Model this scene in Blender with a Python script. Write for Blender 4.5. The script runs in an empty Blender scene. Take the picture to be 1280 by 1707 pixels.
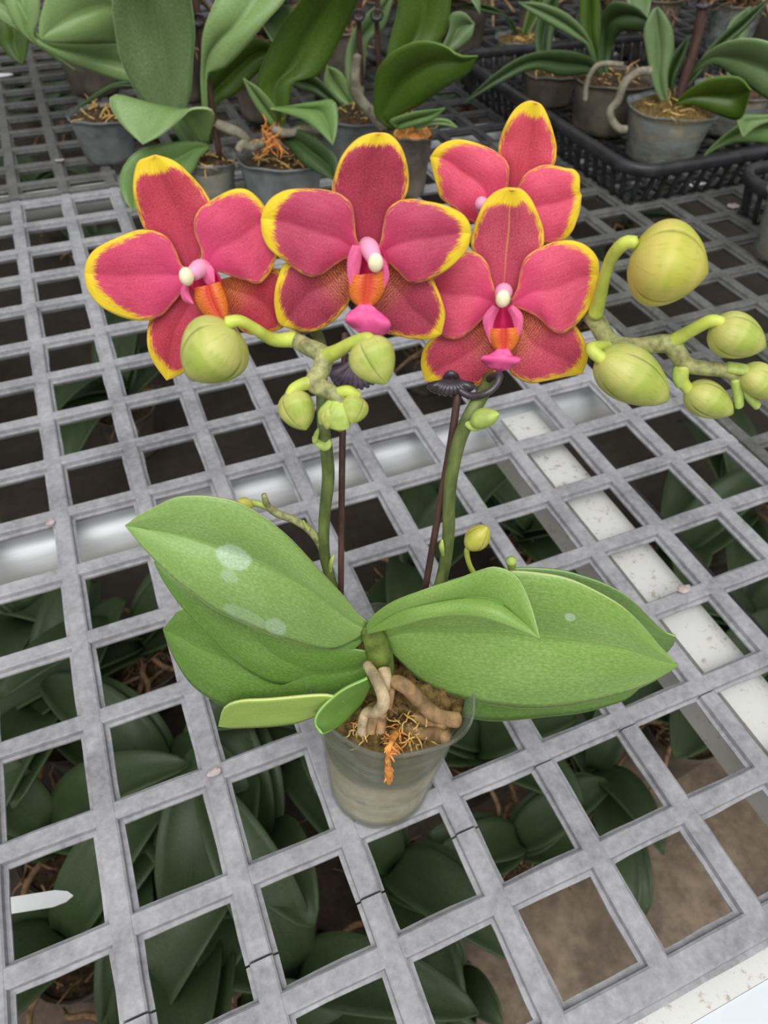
import bpy, bmesh, math, random
import numpy as np
from mathutils import Vector, noise

SC = bpy.context.scene
COL = SC.collection
H = 0.50                       # height of the bench top above the floor
P = 0.05                       # pitch of the bench mesh

# ------------------------------------------------------------------ camera, world, fill light, exposure
R = np.array([[0.9229, -0.3843, 0.0231], [-0.2706, -0.6902, -0.6712], [0.2739, 0.6132, -0.7409]])
u_, s_, vt_ = np.linalg.svd(R); R = u_ @ vt_
C = np.array([-0.08262644, -0.10040853, 0.33300727 + H])
F = 1166.84
cam_d = bpy.data.cameras.new('camera')
cam = bpy.data.objects.new('camera', cam_d); COL.objects.link(cam)
from mathutils import Matrix
cam.matrix_world = Matrix(((R[0][0], -R[1][0], -R[2][0], C[0]), (R[0][1], -R[1][1], -R[2][1], C[1]),
                           (R[0][2], -R[1][2], -R[2][2], C[2]), (0, 0, 0, 1)))
cam_d.sensor_fit = 'AUTO'; cam_d.sensor_width = 36.0
cam_d.lens = F / 1707.0 * 36.0
cam_d.clip_start = 0.01
cam_d.dof.use_dof = True; cam_d.dof.focus_distance = 0.25; cam_d.dof.aperture_fstop = 18
SC.camera = cam

SC.view_settings.view_transform = 'Standard'
SC.view_settings.look = 'None'
SC.view_settings.gamma = 1.0
SC.view_settings.use_curve_mapping = False
SC.view_settings.exposure = 0.0

world = bpy.data.worlds.new('greenhouse_daylight'); SC.world = world
world.use_nodes = True
wn = world.node_tree.nodes; wl = world.node_tree.links; wn.clear()
w_out = wn.new('ShaderNodeOutputWorld'); w_bg = wn.new('ShaderNodeBackground')
w_tc = wn.new('ShaderNodeTexCoord'); w_sep = wn.new('ShaderNodeSeparateXYZ'); w_rmp = wn.new('ShaderNodeValToRGB')
wl.new(w_tc.outputs['Generated'], w_sep.inputs[0]); wl.new(w_sep.outputs[2], w_rmp.inputs[0])
e = w_rmp.color_ramp.elements
e[0].position = 0.0; e[0].color = (0.30, 0.31, 0.30, 1)
e[1].position = 1.0; e[1].color = (1.0, 1.0, 1.0, 1)
k = e.new(0.18); k.color = (0.62, 0.63, 0.62, 1)
k = e.new(0.5); k.color = (0.92, 0.93, 0.94, 1)
w_dot = wn.new('ShaderNodeVectorMath'); w_dot.operation = 'DOT_PRODUCT'; w_dot.inputs[1].default_value = (0.408, 0.913, 0.0)
w_map = wn.new('ShaderNodeMapRange'); w_map.inputs[1].default_value = -1; w_map.inputs[2].default_value = 1; w_map.inputs[3].default_value = 1.15; w_map.inputs[4].default_value = 0.32
wl.new(w_tc.outputs['Generated'], w_dot.inputs[0]); wl.new(w_dot.outputs['Value'], w_map.inputs[0])
wl.new(w_rmp.outputs[0], w_bg.inputs[0]); wl.new(w_map.outputs[0], w_bg.inputs[1])
wl.new(w_bg.outputs[0], w_out.inputs[0])
# added overhead area light, brightens the near bench and fades toward the back
fill_d = bpy.data.lights.new('aisle_fill_light', 'AREA'); fill_l = bpy.data.objects.new('aisle_fill_light', fill_d); COL.objects.link(fill_l)
fill_d.shape = 'RECTANGLE'; fill_d.size = 2.6; fill_d.size_y = 1.5; fill_d.energy = 50; fill_d.color = (1.0, 0.99, 0.965)
fill_l.location = (-0.45, -0.95, H + 2.1)
fill_l.rotation_euler = (Vector((0.05, 0.05, H)) - Vector(fill_l.location)).to_track_quat('-Z', 'Y').to_euler()

# ------------------------------------------------------------------ pixel -> world
FH = R[2].copy(); FH[2] = 0; FH /= np.linalg.norm(FH)
RH = np.array([FH[1], -FH[0], 0.0])
def ray(x, y):
    return R.T @ np.array([(x - 640) / F, (y - 853.5) / F, 1.0])
def at(x, y, Y):
    d = ray(x, y); return C + d * (Y / (d @ FH))
def onz(x, y, z=0.0):
    d = ray(x, y); return C + d * ((z + H - C[2]) / d[2])
def fwd(p):
    return float((np.asarray(p) - C) @ FH)
def toward(p, delta):
    v = C - np.asarray(p); return np.asarray(p) + v / np.linalg.norm(v) * delta

# ------------------------------------------------------------------ curves
def cr(pts, n):
    """Catmull-Rom resample of a list of points to n points, even by arc length"""
    p = np.array(pts, float)
    if len(p) == 2:
        t = np.linspace(0, 1, n)[:, None]; return p[0] * (1 - t) + p[1] * t
    q = np.vstack([2 * p[0] - p[1], p, 2 * p[-1] - p[-2]])
    out = []
    for i in range(1, len(q) - 2):
        for t in np.linspace(0, 1, 12, endpoint=False):
            a, b, c, d = q[i - 1], q[i], q[i + 1], q[i + 2]
            out.append(0.5 * (2 * b + (c - a) * t + (2 * a - 5 * b + 4 * c - d) * t * t + (3 * b - a - 3 * c + d) * t ** 3))
    out.append(q[-2]); out = np.array(out)
    L = np.concatenate([[0], np.cumsum(np.linalg.norm(np.diff(out[:, :min(3, out.shape[1])], axis=0), axis=1))])
    s = np.linspace(0, L[-1], n)
    return np.stack([np.interp(s, L, out[:, k]) for k in range(out.shape[1])], 1)

# ------------------------------------------------------------------ materials
def lin(c):
    return tuple(((v / 255) / 12.92 if v / 255 <= 0.04045 else ((v / 255 + 0.055) / 1.055) ** 2.4) for v in c) + (1.0,)
class NT:
    def __init__(s, name):
        s.m = bpy.data.materials.new(name); s.m.use_nodes = True
        s.n = s.m.node_tree.nodes; s.l = s.m.node_tree.links
        s.b = s.n['Principled BSDF']; s.out = s.n['Material Output']
    def new(s, t, **kw):
        x = s.n.new(t)
        for k, v in kw.items(): setattr(x, k, v)
        return x
    def link(s, a, b): s.l.new(a, b)
    def coord(s, kind='Object'):
        return s.new('ShaderNodeTexCoord').outputs[kind]
    def noise(s, vec, scale, detail=3, rough=0.55, stretch=None):
        if stretch:
            mp = s.new('ShaderNodeMapping'); mp.inputs['Scale'].default_value = stretch; s.link(vec, mp.inputs[0]); vec = mp.outputs[0]
        x = s.new('ShaderNodeTexNoise'); x.inputs['Scale'].default_value = scale; x.inputs['Detail'].default_value = detail
        x.inputs['Roughness'].default_value = rough; s.link(vec, x.inputs['Vector']); return x.outputs[0]
    def ramp(s, fac, stops, interp='LINEAR'):
        x = s.new('ShaderNodeValToRGB'); x.color_ramp.interpolation = interp
        el = x.color_ramp.elements
        while len(el) < len(stops): el.new(0.5)
        for k, (p, c) in enumerate(stops):
            el[k].position = p; el[k].color = c if len(c) == 4 else lin(c)
        s.link(fac, x.inputs[0]); return x.outputs[0]
    def mix(s, fac, a, b, mode='MIX'):
        x = s.new('ShaderNodeMix', data_type='RGBA', blend_type=mode)
        for v, i in ((fac, 0), (a, 6), (b, 7)):
            if isinstance(v, (int, float)): x.inputs[i].default_value = v
            elif isinstance(v, tuple): x.inputs[i].default_value = v if len(v) == 4 else lin(v)
            else: s.link(v, x.inputs[i])
        return x.outputs[2]
    def math(s, op, a, b=0.0, c=None, clamp=False):
        x = s.new('ShaderNodeMath', operation=op, use_clamp=clamp)
        for v, i in ((a, 0), (b, 1), (c, 2)):
            if v is None: continue
            if isinstance(v, (int, float)): x.inputs[i].default_value = v
            else: s.link(v, x.inputs[i])
        return x.outputs[0]
    def step(s, v, lo, hi):
        x = s.new('ShaderNodeMapRange', interpolation_type='SMOOTHSTEP'); s.link(v, x.inputs[0])
        x.inputs[1].default_value = lo; x.inputs[2].default_value = hi; return x.outputs[0]
    def attr(s, name):
        return s.new('ShaderNodeAttribute', attribute_name=name).outputs['Fac']
    def uv(s):
        x = s.new('ShaderNodeSeparateXYZ'); u = s.new('ShaderNodeUVMap'); s.link(u.outputs[0], x.inputs[0])
        return u.outputs[0], x.outputs[0], x.outputs[1]
    def bump(s, h, strength=0.3, dist=0.001):
        x = s.new('ShaderNodeBump'); x.inputs['Strength'].default_value = strength; x.inputs['Distance'].default_value = dist
        s.link(h, x.inputs['Height']); s.link(x.outputs[0], s.b.inputs['Normal'])
    def set(s, col=None, rough=None, spec=None, metal=None):
        if col is not None:
            if isinstance(col, tuple): s.b.inputs['Base Color'].default_value = col if len(col) == 4 else lin(col)
            else: s.link(col, s.b.inputs['Base Color'])
        if rough is not None:
            if isinstance(rough, (int, float)): s.b.inputs['Roughness'].default_value = rough
            else: s.link(rough, s.b.inputs['Roughness'])
        if spec is not None: s.b.inputs['Specular IOR Level'].default_value = spec
        if metal is not None: s.b.inputs['Metallic'].default_value = metal
    def translucent(s, col, fac):
        t = s.new('ShaderNodeBsdfTranslucent'); mx = s.new('ShaderNodeMixShader'); mx.inputs[0].default_value = fac
        if isinstance(col, tuple): t.inputs[0].default_value = col if len(col) == 4 else lin(col)
        else: s.link(col, t.inputs[0])
        s.link(s.b.outputs[0], mx.inputs[1]); s.link(t.outputs[0], mx.inputs[2]); s.link(mx.outputs[0], s.out.inputs[0])

def simple(name, col, rough=0.6, spec=0.4, var=0.25, scale=60, metal=0.0, bump=0.0, stretch=None):
    t = NT(name); o = t.coord()
    n = t.noise(o, scale, 4, 0.6, stretch)
    dk = tuple(int(v * (1 - var)) for v in col); lt = tuple(min(255, int(v * (1 + var))) for v in col)
    t.set(t.ramp(n, [(0.3, dk), (0.7, lt)]), rough, spec, metal)
    if bump: t.bump(n, bump, 0.001)
    return t.m

def leaf_material(name, base, light, dark, rough=0.38, mottle=1.0, spots=None, trans=0.18, spec=0.45, edgef=0.55):
    t = NT(name); uvv, u, v = t.uv()
    n1 = t.noise(uvv, 9, 5, 0.65, (7, 7, 1)); n2 = t.noise(uvv, 3, 3, 0.5)
    st = t.noise(uvv, 4, 4, 0.6, (26, 1.2, 1))
    c = t.ramp(t.math('ADD', t.math('MULTIPLY', n1, 0.55), t.math('ADD', t.math('MULTIPLY', n2, 0.25), t.math('MULTIPLY', st, 0.2))), [(0.5 - 0.17 / mottle, dark), (0.5, base), (0.5 + 0.17 / mottle, light)])
    d = t.math('ABSOLUTE', t.math('SUBTRACT', u, 0.5))
    rib = t.step(d, 0.018, 0.0)
    c = t.mix(t.math('MULTIPLY', rib, 0.35), c, dark)
    edge = t.step(d, 0.488, 0.5)
    c = t.mix(t.math('MULTIPLY', edge, edgef), c, tuple(min(255, int(x * 1.35) + 15) for x in light))
    if spots:
        nn = t.noise(uvv, 14, 4, 0.7, (5, 5, 1))
        tot = None
        for (su, sv, ru, rv, s) in spots:
            du = t.math('DIVIDE', t.math('SUBTRACT', u, su), ru); dv = t.math('DIVIDE', t.math('SUBTRACT', v, sv), rv)
            r = t.math('SQRT', t.math('ADD', t.math('MULTIPLY', du, du), t.math('MULTIPLY', dv, dv)))
            r = t.math('ADD', r, t.math('MULTIPLY', t.math('SUBTRACT', nn, 0.5), 0.9))
            f = t.math('MULTIPLY', t.step(r, 1.05, 0.9), t.math('ADD', 0.45 * s, t.math('MULTIPLY', t.step(nn, 0.4, 0.65), 0.5 * s)))
            tot = f if tot is None else t.math('MAXIMUM', tot, f)
        c = t.mix(tot, c, (198, 218, 196))
    t.set(c, rough, spec)
    t.bump(t.math('ADD', t.math('MULTIPLY', st, 0.5), n1), 0.08, 0.001)
    t.translucent(c, trans)
    return t.m

def petal_material(name, body, deep, pink, yellow, speck=0.5, stripes=False, vein=False, jit=34.0):
    t = NT(name); uvv, u, v = t.uv()
    fib = t.noise(uvv, 5, 4, 0.6, (9, 1.6, 1)); fine = t.noise(uvv, 26, 4, 0.7, (4, 3.4, 1)); big = t.noise(uvv, 2.2, 2)
    if vein: veinf = t.math('MULTIPLY', t.step(t.math('ABSOLUTE', t.math('SUBTRACT', u, 0.5)), 0.022, 0.006), t.math('MULTIPLY', t.step(fine, 0.3, 0.55), 0.6))
    ydist = t.attr('yel')
    jf = t.noise(uvv, 6, 4, 0.72, (7, 1.8, 1))
    yy = t.math('ADD', ydist, t.math('MULTIPLY', t.math('SUBTRACT', jf, 0.5), jit))
    red = t.mix(t.step(t.math('ADD', t.math('MULTIPLY', fib, 0.45), t.math('MULTIPLY', big, 0.55)), 0.36, 0.62), deep, body)
    red = t.mix(t.math('MULTIPLY', t.step(v, 0.55, 0.05), 0.8), red, pink)
    vs = t.noise(uvv, 4, 3, 0.65, (16, 1.1, 1))
    red = t.mix(t.math('MULTIPLY', t.step(vs, 0.5, 0.72), 0.42), red, tuple(int(x * 0.80) for x in deep))
    mid_ = t.noise(uvv, 11, 4, 0.75, (4, 3.4, 1))
    red = t.mix(t.math('MULTIPLY', t.step(mid_, 0.42, 0.66), 0.45 * speck + 0.12), red, tuple(min(255, int(x * 0.8 + 52)) for x in body))
    lite = tuple(min(255, int(x * 0.72 + 84)) for x in body)
    red = t.mix(t.math('MULTIPLY', t.step(fine, 0.46, 0.66), speck), red, lite)
    if stripes:
        wv = t.new('ShaderNodeTexWave', wave_type='BANDS', bands_direction='Y'); wv.inputs['Scale'].default_value = 13; wv.inputs['Distortion'].default_value = 7
        wv.inputs['Detail'].default_value = 2; wv.inputs['Detail Scale'].default_value = 2.2
        t.link(uvv, wv.inputs[0])
        sm = t.math('MULTIPLY', t.step(wv.outputs[1], 0.5, 0.72), t.step(v, 0.52, 0.18))
        red = t.mix(t.math('MULTIPLY', sm, 0.8), red, (232, 170, 60))
    if vein: red = t.mix(veinf, red, (236, 178, 96))
    yel = t.mix(t.step(fib, 0.35, 0.7), yellow, tuple(min(255, int(x * 1.08)) for x in yellow))
    org = t.mix(0.55, yel, (226, 110, 70))
    blend = t.mix(t.step(yy, -1.0, 4.0), t.mix(t.step(yy, -4.0, 0.5), yel, org), red)
    c = t.mix(t.math('MULTIPLY', t.step(t.attr('rim'), 2.0, 0.0), 0.55), blend, (240, 170, 110))
    t.set(c, 0.5, 0.3)
    t.bump(t.math('ADD', t.math('MULTIPLY', fib, 0.6), fine), 0.16, 0.0007)
    t.b.inputs['Sheen Weight'].default_value = 0.12
    t.translucent(c, 0.22)
    return t.m

def clear_plastic(name, tint, opacity, scale=40, rough=0.25):
    t = NT(name); o = t.coord()
    n = t.noise(o, scale, 5, 0.65, (1, 1, 2.2)); n2 = t.noise(o, scale * 5, 2, 0.5, (1, 1, 0.15)); n3 = t.noise(o, scale * 1.6, 4, 0.6, (0.35, 0.35, 7))
    t.bump(n3, 0.25, 0.001)
    t.set(t.mix(n, tint, tuple(min(255, x + 35) for x in tint)), rough, 0.6)
    tr = t.new('ShaderNodeBsdfTransparent'); tr.inputs[0].default_value = (0.97, 0.98, 0.97, 1)
    mx = t.new('ShaderNodeMixShader')
    fr = t.new('ShaderNodeLayerWeight'); fr.inputs[0].default_value = 0.35
    f = t.math('ADD', t.math('MULTIPLY', t.step(n, 0.3, 0.75), opacity), t.math('MULTIPLY', fr.outputs[1], 0.25))
    f = t.math('ADD', f, t.math('ADD', t.math('MULTIPLY', t.step(n2, 0.6, 0.72), 0.10), t.math('MULTIPLY', t.step(n3, 0.56, 0.68), 0.22)), clamp=True)
    t.link(f, mx.inputs[0]); t.link(tr.outputs[0], mx.inputs[1]); t.link(t.b.outputs[0], mx.inputs[2]); t.link(mx.outputs[0], t.out.inputs[0])
    return t.m

def mesh_plastic(name, lo, mid, hi):
    t = NT(name); o = t.coord()
    n = t.noise(o, 45, 5, 0.65); f = t.noise(o, 260, 3, 0.6); b = t.noise(o, 9, 2)
    g = t.math('ADD', t.math('MULTIPLY', n, 0.5), t.math('ADD', t.math('MULTIPLY', f, 0.3), t.math('MULTIPLY', b, 0.2)))
    c = t.ramp(g, [(0.36, lo), (0.5, mid), (0.64, hi)])
    t.set(c, 0.6, 0.2); t.bump(f, 0.25, 0.0006)
    return t.m

M = {}
M['leaf_front'] = leaf_material('orchid_leaf_green', (134, 170, 84), (164, 198, 118), (106, 146, 58))
M['leaf_spot'] = leaf_material('orchid_leaf_green_with_water_marks', (140, 174, 96), (170, 202, 128), (114, 152, 70),
                               spots=[(0.53, 0.575, 0.12, 0.07, 0.95), (0.70, 0.565, 0.05, 0.035, 0.5), (0.94, 0.46, 0.06, 0.09, 0.4), (0.92, 0.345, 0.07, 0.04, 0.7)])
M['leaf_spot2'] = leaf_material('orchid_leaf_green_one_mark', (138, 174, 90), (170, 202, 122), (108, 150, 62), spots=[(0.30, 0.615, 0.035, 0.018, 0.9)])
M['leaf_low'] = leaf_material('orchid_leaf_lower', (104, 142, 62), (132, 168, 88), (82, 120, 46))
M['leaf_under'] = leaf_material('orchid_leaf_pale', (164, 192, 92), (186, 210, 120), (130, 168, 70))
M['leaf_pale'] = leaf_material('bench_leaf_pale_green', (134, 164, 100), (164, 190, 130), (106, 138, 74))
M['leaf_mid'] = leaf_material('bench_leaf_green', (112, 146, 78), (142, 172, 108), (86, 120, 56))
M['leaf_olive'] = leaf_material('bench_leaf_olive', (72, 100, 26), (98, 126, 46), (50, 76, 12))
M['leaf_grey'] = leaf_material('bench_leaf_greyish', (112, 138, 88), (148, 172, 126), (84, 110, 62))
M['leaf_dark'] = leaf_material('bench_leaf_dark', (60, 84, 42), (92, 116, 70), (40, 60, 26))
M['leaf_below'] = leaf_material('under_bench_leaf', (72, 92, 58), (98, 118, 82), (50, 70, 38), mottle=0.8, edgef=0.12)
YEL = (242, 212, 52)
M['petal_c'] = petal_material('petal_wine', (202, 70, 104), (181, 48, 81), (212, 52, 108), YEL, 0.3)  # wine red, partly dimmer light put into the petal and sepal colours
M['sepal_c'] = petal_material('sepal_wine', (177, 43, 71), (152, 30, 56), (187, 52, 85), YEL, 0.5)
M['sepal_cs'] = petal_material('sepal_wine_striped', (181, 50, 79), (154, 35, 64), (175, 40, 56), YEL, 0.55, True)
M['petal_l'] = petal_material('petal_rose', (223, 75, 112), (204, 55, 93), (225, 60, 128), YEL, 0.3)
M['sepal_l'] = petal_material('sepal_rose', (204, 57, 79), (179, 38, 60), (208, 67, 100), YEL, 0.5)
M['sepal_ls'] = petal_material('sepal_rose_striped', (196, 48, 67), (171, 33, 52), (198, 60, 48), YEL, 0.5, True)
M['petal_r'] = petal_material('petal_coral', (231, 87, 120), (213, 65, 97), (231, 58, 124), YEL, 0.3)
M['sepal_r'] = petal_material('sepal_coral', (208, 73, 98), (181, 53, 75), (215, 70, 108), YEL, 0.55, vein=True)
M['sepal_rs'] = petal_material('sepal_coral_striped', (213, 67, 97), (185, 45, 73), (164, 35, 54), YEL, 0.6, True)
M['petal_b'] = petal_material('petal_backlit_coral', (236, 90, 120), (221, 67, 97), (225, 47, 104), YEL, 0.3)  # backlight on the back flower put into brighter petal and sepal colours
M['sepal_b'] = petal_material('sepal_backlit_coral', (227, 77, 100), (206, 55, 77), (221, 72, 98), YEL, 0.5)
def lip_mat(name, a, b, stripe=None):
    t = NT(name); uvv, u, v = t.uv()
    c = t.mix(t.noise(uvv, 4, 3), a, b)
    if stripe:
        d = t.math('ABSOLUTE', t.math('SUBTRACT', u, 0.5)); c = t.mix(t.math('MULTIPLY', t.step(d, 0.34, 0.08), 0.8), c, (216, 62, 58))
        w = t.new('ShaderNodeTexWave', bands_direction='Y'); w.inputs['Scale'].default_value = 6; w.inputs['Distortion'].default_value = 12; w.inputs['Detail'].default_value = 2
        t.link(uvv, w.inputs[0]); c = t.mix(t.math('MULTIPLY', t.step(w.outputs[1], 0.6, 0.85), 0.55), c, stripe)
    t.set(c, 0.42, 0.4); t.translucent(c, 0.15); return t.m
M['lip_pink'] = lip_mat('lip_pink', (240, 130, 178), (224, 66, 124))
M['lip_red'] = lip_mat('lip_crimson', (206, 24, 84), (224, 44, 112))
M['lip_orange'] = lip_mat('lip_orange_tiger', (236, 120, 44), (244, 160, 66), (196, 40, 40))
M['lip_magenta'] = lip_mat('lip_magenta', (236, 44, 140), (250, 130, 180))
M['column_pink'] = lip_mat('column_pink', (248, 190, 216), (240, 146, 190))
M['cream'] = simple('anther_cream', (246, 232, 196), 0.35, 0.5, 0.05, 300)
def bud_mat(name, g, y, blush):
    t = NT(name); uvv, u, v = t.uv(); o = t.coord()
    n = t.noise(o, 130, 4, 0.6); n2 = t.noise(uvv, 3, 2)
    st = t.noise(uvv, 5, 3, 0.6, (12, 1.0, 1))
    c = t.mix(t.step(t.math('ADD', n2, t.math('MULTIPLY', v, 0.2)), 0.42, 0.75), y, g)
    c = t.mix(t.math('MULTIPLY', t.step(n, 0.55, 0.78), 0.35), c, blush)
    c = t.mix(t.math('MULTIPLY', t.step(t.attr('seam'), 0.25, 0.95), 0.62), c, tuple(int(x * 0.55) for x in g))
    c = t.mix(t.math('MULTIPLY', t.step(st, 0.52, 0.72), 0.26), c, tuple(int(x * 0.7) for x in g))
    t.set(c, 0.42, 0.4); t.bump(st, 0.12, 0.0006); t.translucent(c, 0.12); return t.m
M['bud'] = bud_mat('bud_yellow_green', (170, 186, 84), (202, 202, 116), (204, 176, 112))
M['bud_y'] = bud_mat('bud_yellow', (192, 192, 80), (216, 204, 108), (216, 182, 104))
M['pedicel'] = simple('pedicel_lime', (186, 198, 86), 0.4, 0.4, 0.12, 120)
M['bract'] = simple('bract_lime', (172, 192, 98), 0.45, 0.4, 0.15, 160)
M['rachis'] = simple('rachis_mottled', (146, 146, 98), 0.55, 0.3, 0.25, 420, bump=0.15)
M['stem'] = simple('stem_green', (92, 104, 56), 0.5, 0.35, 0.25, 220, stretch=(1, 1, 0.3))
M['stake'] = simple('stake_brown', (72, 50, 44), 0.5, 0.4, 0.3, 250, stretch=(1, 1, 0.2))
M['clip'] = simple('clip_dark', (58, 50, 58), 0.3, 0.6, 0.3, 200)
M['clip_lilac'] = simple('clip_greyed_violet', (88, 74, 88), 0.45, 0.5, 0.3, 200)
M['crown'] = simple('crown_green', (100, 116, 52), 0.5, 0.3, 0.25, 160)
M['root'] = simple('root_grey_tan', (168, 150, 120), 0.7, 0.2, 0.25, 160, bump=0.2)
M['root_brown'] = simple('root_brown', (138, 112, 80), 0.75, 0.2, 0.3, 160, bump=0.2)
M['root_grey'] = simple('root_grey', (132, 127, 110), 0.75, 0.15, 0.25, 90)
M['root_dim'] = simple('root_dull_tan', (150, 122, 92), 0.8, 0.15, 0.3, 120)
M['moss'] = simple('moss_brown', (88, 72, 44), 0.9, 0.1, 0.6, 330, bump=0.6)
M['moss_straw'] = simple('moss_straw', (206, 170, 104), 0.85, 0.15, 0.25, 300)
M['moss_orange'] = simple('moss_orange', (204, 136, 72), 0.85, 0.15, 0.25, 300)
M['peat'] = simple('peat_brown', (66, 55, 42), 0.95, 0.1, 0.5, 200, bump=0.6)
t = NT('potting_core'); o = t.coord(); sx = t.new('ShaderNodeSeparateXYZ'); t.link(o, sx.inputs[0])
nn = t.noise(o, 70, 6, 0.72); hh = t.math('ADD', sx.outputs[2], t.math('MULTIPLY', t.math('SUBTRACT', nn, 0.5), 0.02))
t.set(t.mix(t.step(hh, 0.044, 0.056), t.ramp(nn, [(0.3, (186, 168, 138)), (0.7, (240, 226, 202))]), t.ramp(nn, [(0.3, (82, 82, 56)), (0.7, (132, 128, 96))])), 0.8, 0.2)
M['core'] = t.m
M['pot_front'] = clear_plastic('clear_cup_plastic', (134, 137, 124), 0.20, 45)
M['pot_back'] = clear_plastic('clouded_pot_plastic', (128, 134, 130), 0.7, 30, 0.35)
M['pot_grey'] = simple('grey_pot_plastic', (104, 110, 108), 0.4, 0.5, 0.25, 30, bump=0.05)
M['pot_brown'] = simple('brown_pot_plastic', (96, 88, 78), 0.45, 0.5, 0.35, 24)
M['tray'] = simple('tray_black_plastic', (44, 43, 46), 0.38, 0.5, 0.3, 60)
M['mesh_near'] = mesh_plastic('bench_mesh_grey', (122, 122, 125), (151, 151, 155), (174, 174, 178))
M['mesh_far'] = mesh_plastic('bench_mesh_weathered_shade', (76, 76, 75), (98, 98, 97), (118, 118, 116))  # weathered grey, darkened further to stand for dimmer light at the back
M['mesh_dark'] = mesh_plastic('bench_mesh_shade_dark', (52, 52, 54), (68, 68, 70), (86, 86, 88))  # grey darkened more, painting in the shade at the back right
t = NT('galvanised_pipe'); o = t.coord(); n = t.noise(o, 30, 4, 0.6, (0.3, 3, 3)); t.set(t.ramp(n, [(0.3, (190, 194, 196)), (0.7, (222, 226, 228))]), 0.5, 0.5, 0.25); M['pipe'] = t.m
t = NT('white_painted_frame'); o = t.coord(); n = t.noise(o, 70, 5, 0.7); n2 = t.noise(o, 160, 4, 0.75)
c = t.mix(t.step(n2, 0.56, 0.70), (212, 212, 209), (170, 160, 144)); c = t.mix(t.step(n, 0.66, 0.74), c, (128, 122, 112))
t.set(c, 0.5, 0.4); t.bump(n, 0.3, 0.001); M['white_rail'] = t.m
M['white_smooth'] = simple('white_enamel', (204, 211, 217), 0.3, 0.5, 0.03, 20)
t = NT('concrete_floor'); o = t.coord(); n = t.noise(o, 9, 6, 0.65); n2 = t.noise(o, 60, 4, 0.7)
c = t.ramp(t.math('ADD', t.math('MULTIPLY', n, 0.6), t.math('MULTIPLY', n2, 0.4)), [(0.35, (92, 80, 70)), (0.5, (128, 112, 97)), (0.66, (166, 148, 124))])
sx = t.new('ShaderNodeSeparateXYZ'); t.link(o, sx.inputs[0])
shade_mask = t.step(t.math('ADD', sx.outputs[1], t.math('MULTIPLY', t.math('SUBTRACT', n, 0.5), 0.5)), 0.05, 0.30)  # shade under the bench painted into the concrete, paler towards the aisle
c = t.mix(t.math('MULTIPLY', shade_mask, 0.86), c, (46, 42, 38))
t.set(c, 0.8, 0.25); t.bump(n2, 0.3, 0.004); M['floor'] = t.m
M['label'] = simple('white_label_plastic', (236, 238, 240), 0.35, 0.5, 0.04, 20)
M['dry'] = simple('dried_petal_pink', (178, 164, 160), 0.8, 0.2, 0.15, 200)

# ------------------------------------------------------------------ objects
ORG = {}
def link(o): COL.objects.link(o); return o
def thing(name, loc, label, cat, group=None):
    o = link(bpy.data.objects.new(name, None)); o.empty_display_size = 0.02
    o.location = loc; o['label'] = label; o['category'] = cat
    if group: o['group'] = group
    ORG[o.name] = np.array(loc, float); return o
def sub(name, parent, label=None):
    """an Empty part that carries sub-parts"""
    o = link(bpy.data.objects.new(name, None)); o.empty_display_size = 0.01; o.parent = parent
    ORG[o.name] = ORG[parent.name]
    if label: o['label'] = label
    return o
def mk(name, verts, faces, mat, parent=None, uv=None, attrs=None, thick=0.0, label=None, smooth=True, subs=0, off=0.0):
    org = ORG[parent.name] if parent is not None else np.zeros(3)
    v = np.asarray(verts, float) - org
    me = bpy.data.meshes.new(name); me.from_pydata(v.tolist(), [], [tuple(int(i) for i in f) for f in faces])
    if uv is not None:
        l = me.uv_layers.new(name='UVMap'); vi = np.zeros(len(me.loops), int); me.loops.foreach_get('vertex_index', vi)
        l.data.foreach_set('uv', np.asarray(uv, float)[vi].ravel())
    if attrs:
        for k, a in attrs.items():
            at_ = me.attributes.new(k, 'FLOAT', 'POINT'); at_.data.foreach_set('value', np.asarray(a, float))
    if smooth: me.polygons.foreach_set('use_smooth', [True] * len(me.polygons))
    me.materials.append(mat); me.update()
    o = link(bpy.data.objects.new(name, me))
    if parent is not None: o.parent = parent
    ORG[o.name] = org
    if thick:
        md = o.modifiers.new('solid', 'SOLIDIFY'); md.thickness = thick; md.offset = off
    if subs:
        md = o.modifiers.new('sub', 'SUBSURF'); md.levels = subs; md.render_levels = subs
    if label: o['label'] = label
    return o
def grid_faces(n, m, wrap=False):
    f = []
    for i in range(n - 1):
        for j in range(m if wrap else m - 1):
            j2 = (j + 1) % m
            f.append((i * m + j, i * m + j2, (i + 1) * m + j2, (i + 1) * m + j))
    return f
def tube_geo(pts, radii, seg=10, n=None, squash=1.0):
    if n is None: n = max(8, len(pts) * 6)
    q = np.array([list(p) + [r] for p, r in zip(pts, radii if hasattr(radii, '__len__') else [radii] * len(pts))])
    q = cr(q, n); P3 = q[:, :3]; rr = q[:, 3]
    T = np.gradient(P3, axis=0); T /= np.linalg.norm(T, axis=1)[:, None] + 1e-12
    up = np.array([0, 0, 1.0]) if abs(T[0][2]) < 0.9 else np.array([1.0, 0, 0])
    a = np.cross(T[0], up); a /= np.linalg.norm(a); V = []
    for i in range(n):
        a = a - T[i] * (a @ T[i]); a /= np.linalg.norm(a); b = np.cross(T[i], a)
        for k in range(seg):
            th = 2 * math.pi * k / seg
            V.append(P3[i] + rr[i] * (a * math.cos(th) + squash * b * math.sin(th)))
    Fc = grid_faces(n, seg, True)
    V.append(P3[0] - T[0] * rr[0] * 0.4); V.append(P3[-1] + T[-1] * rr[-1] * 0.5); e0 = len(V) - 2
    for k in range(seg):
        Fc.append((e0, (k + 1) % seg, k)); Fc.append((e0 + 1, (n - 1) * seg + k, (n - 1) * seg + (k + 1) % seg))
    return V, Fc
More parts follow.
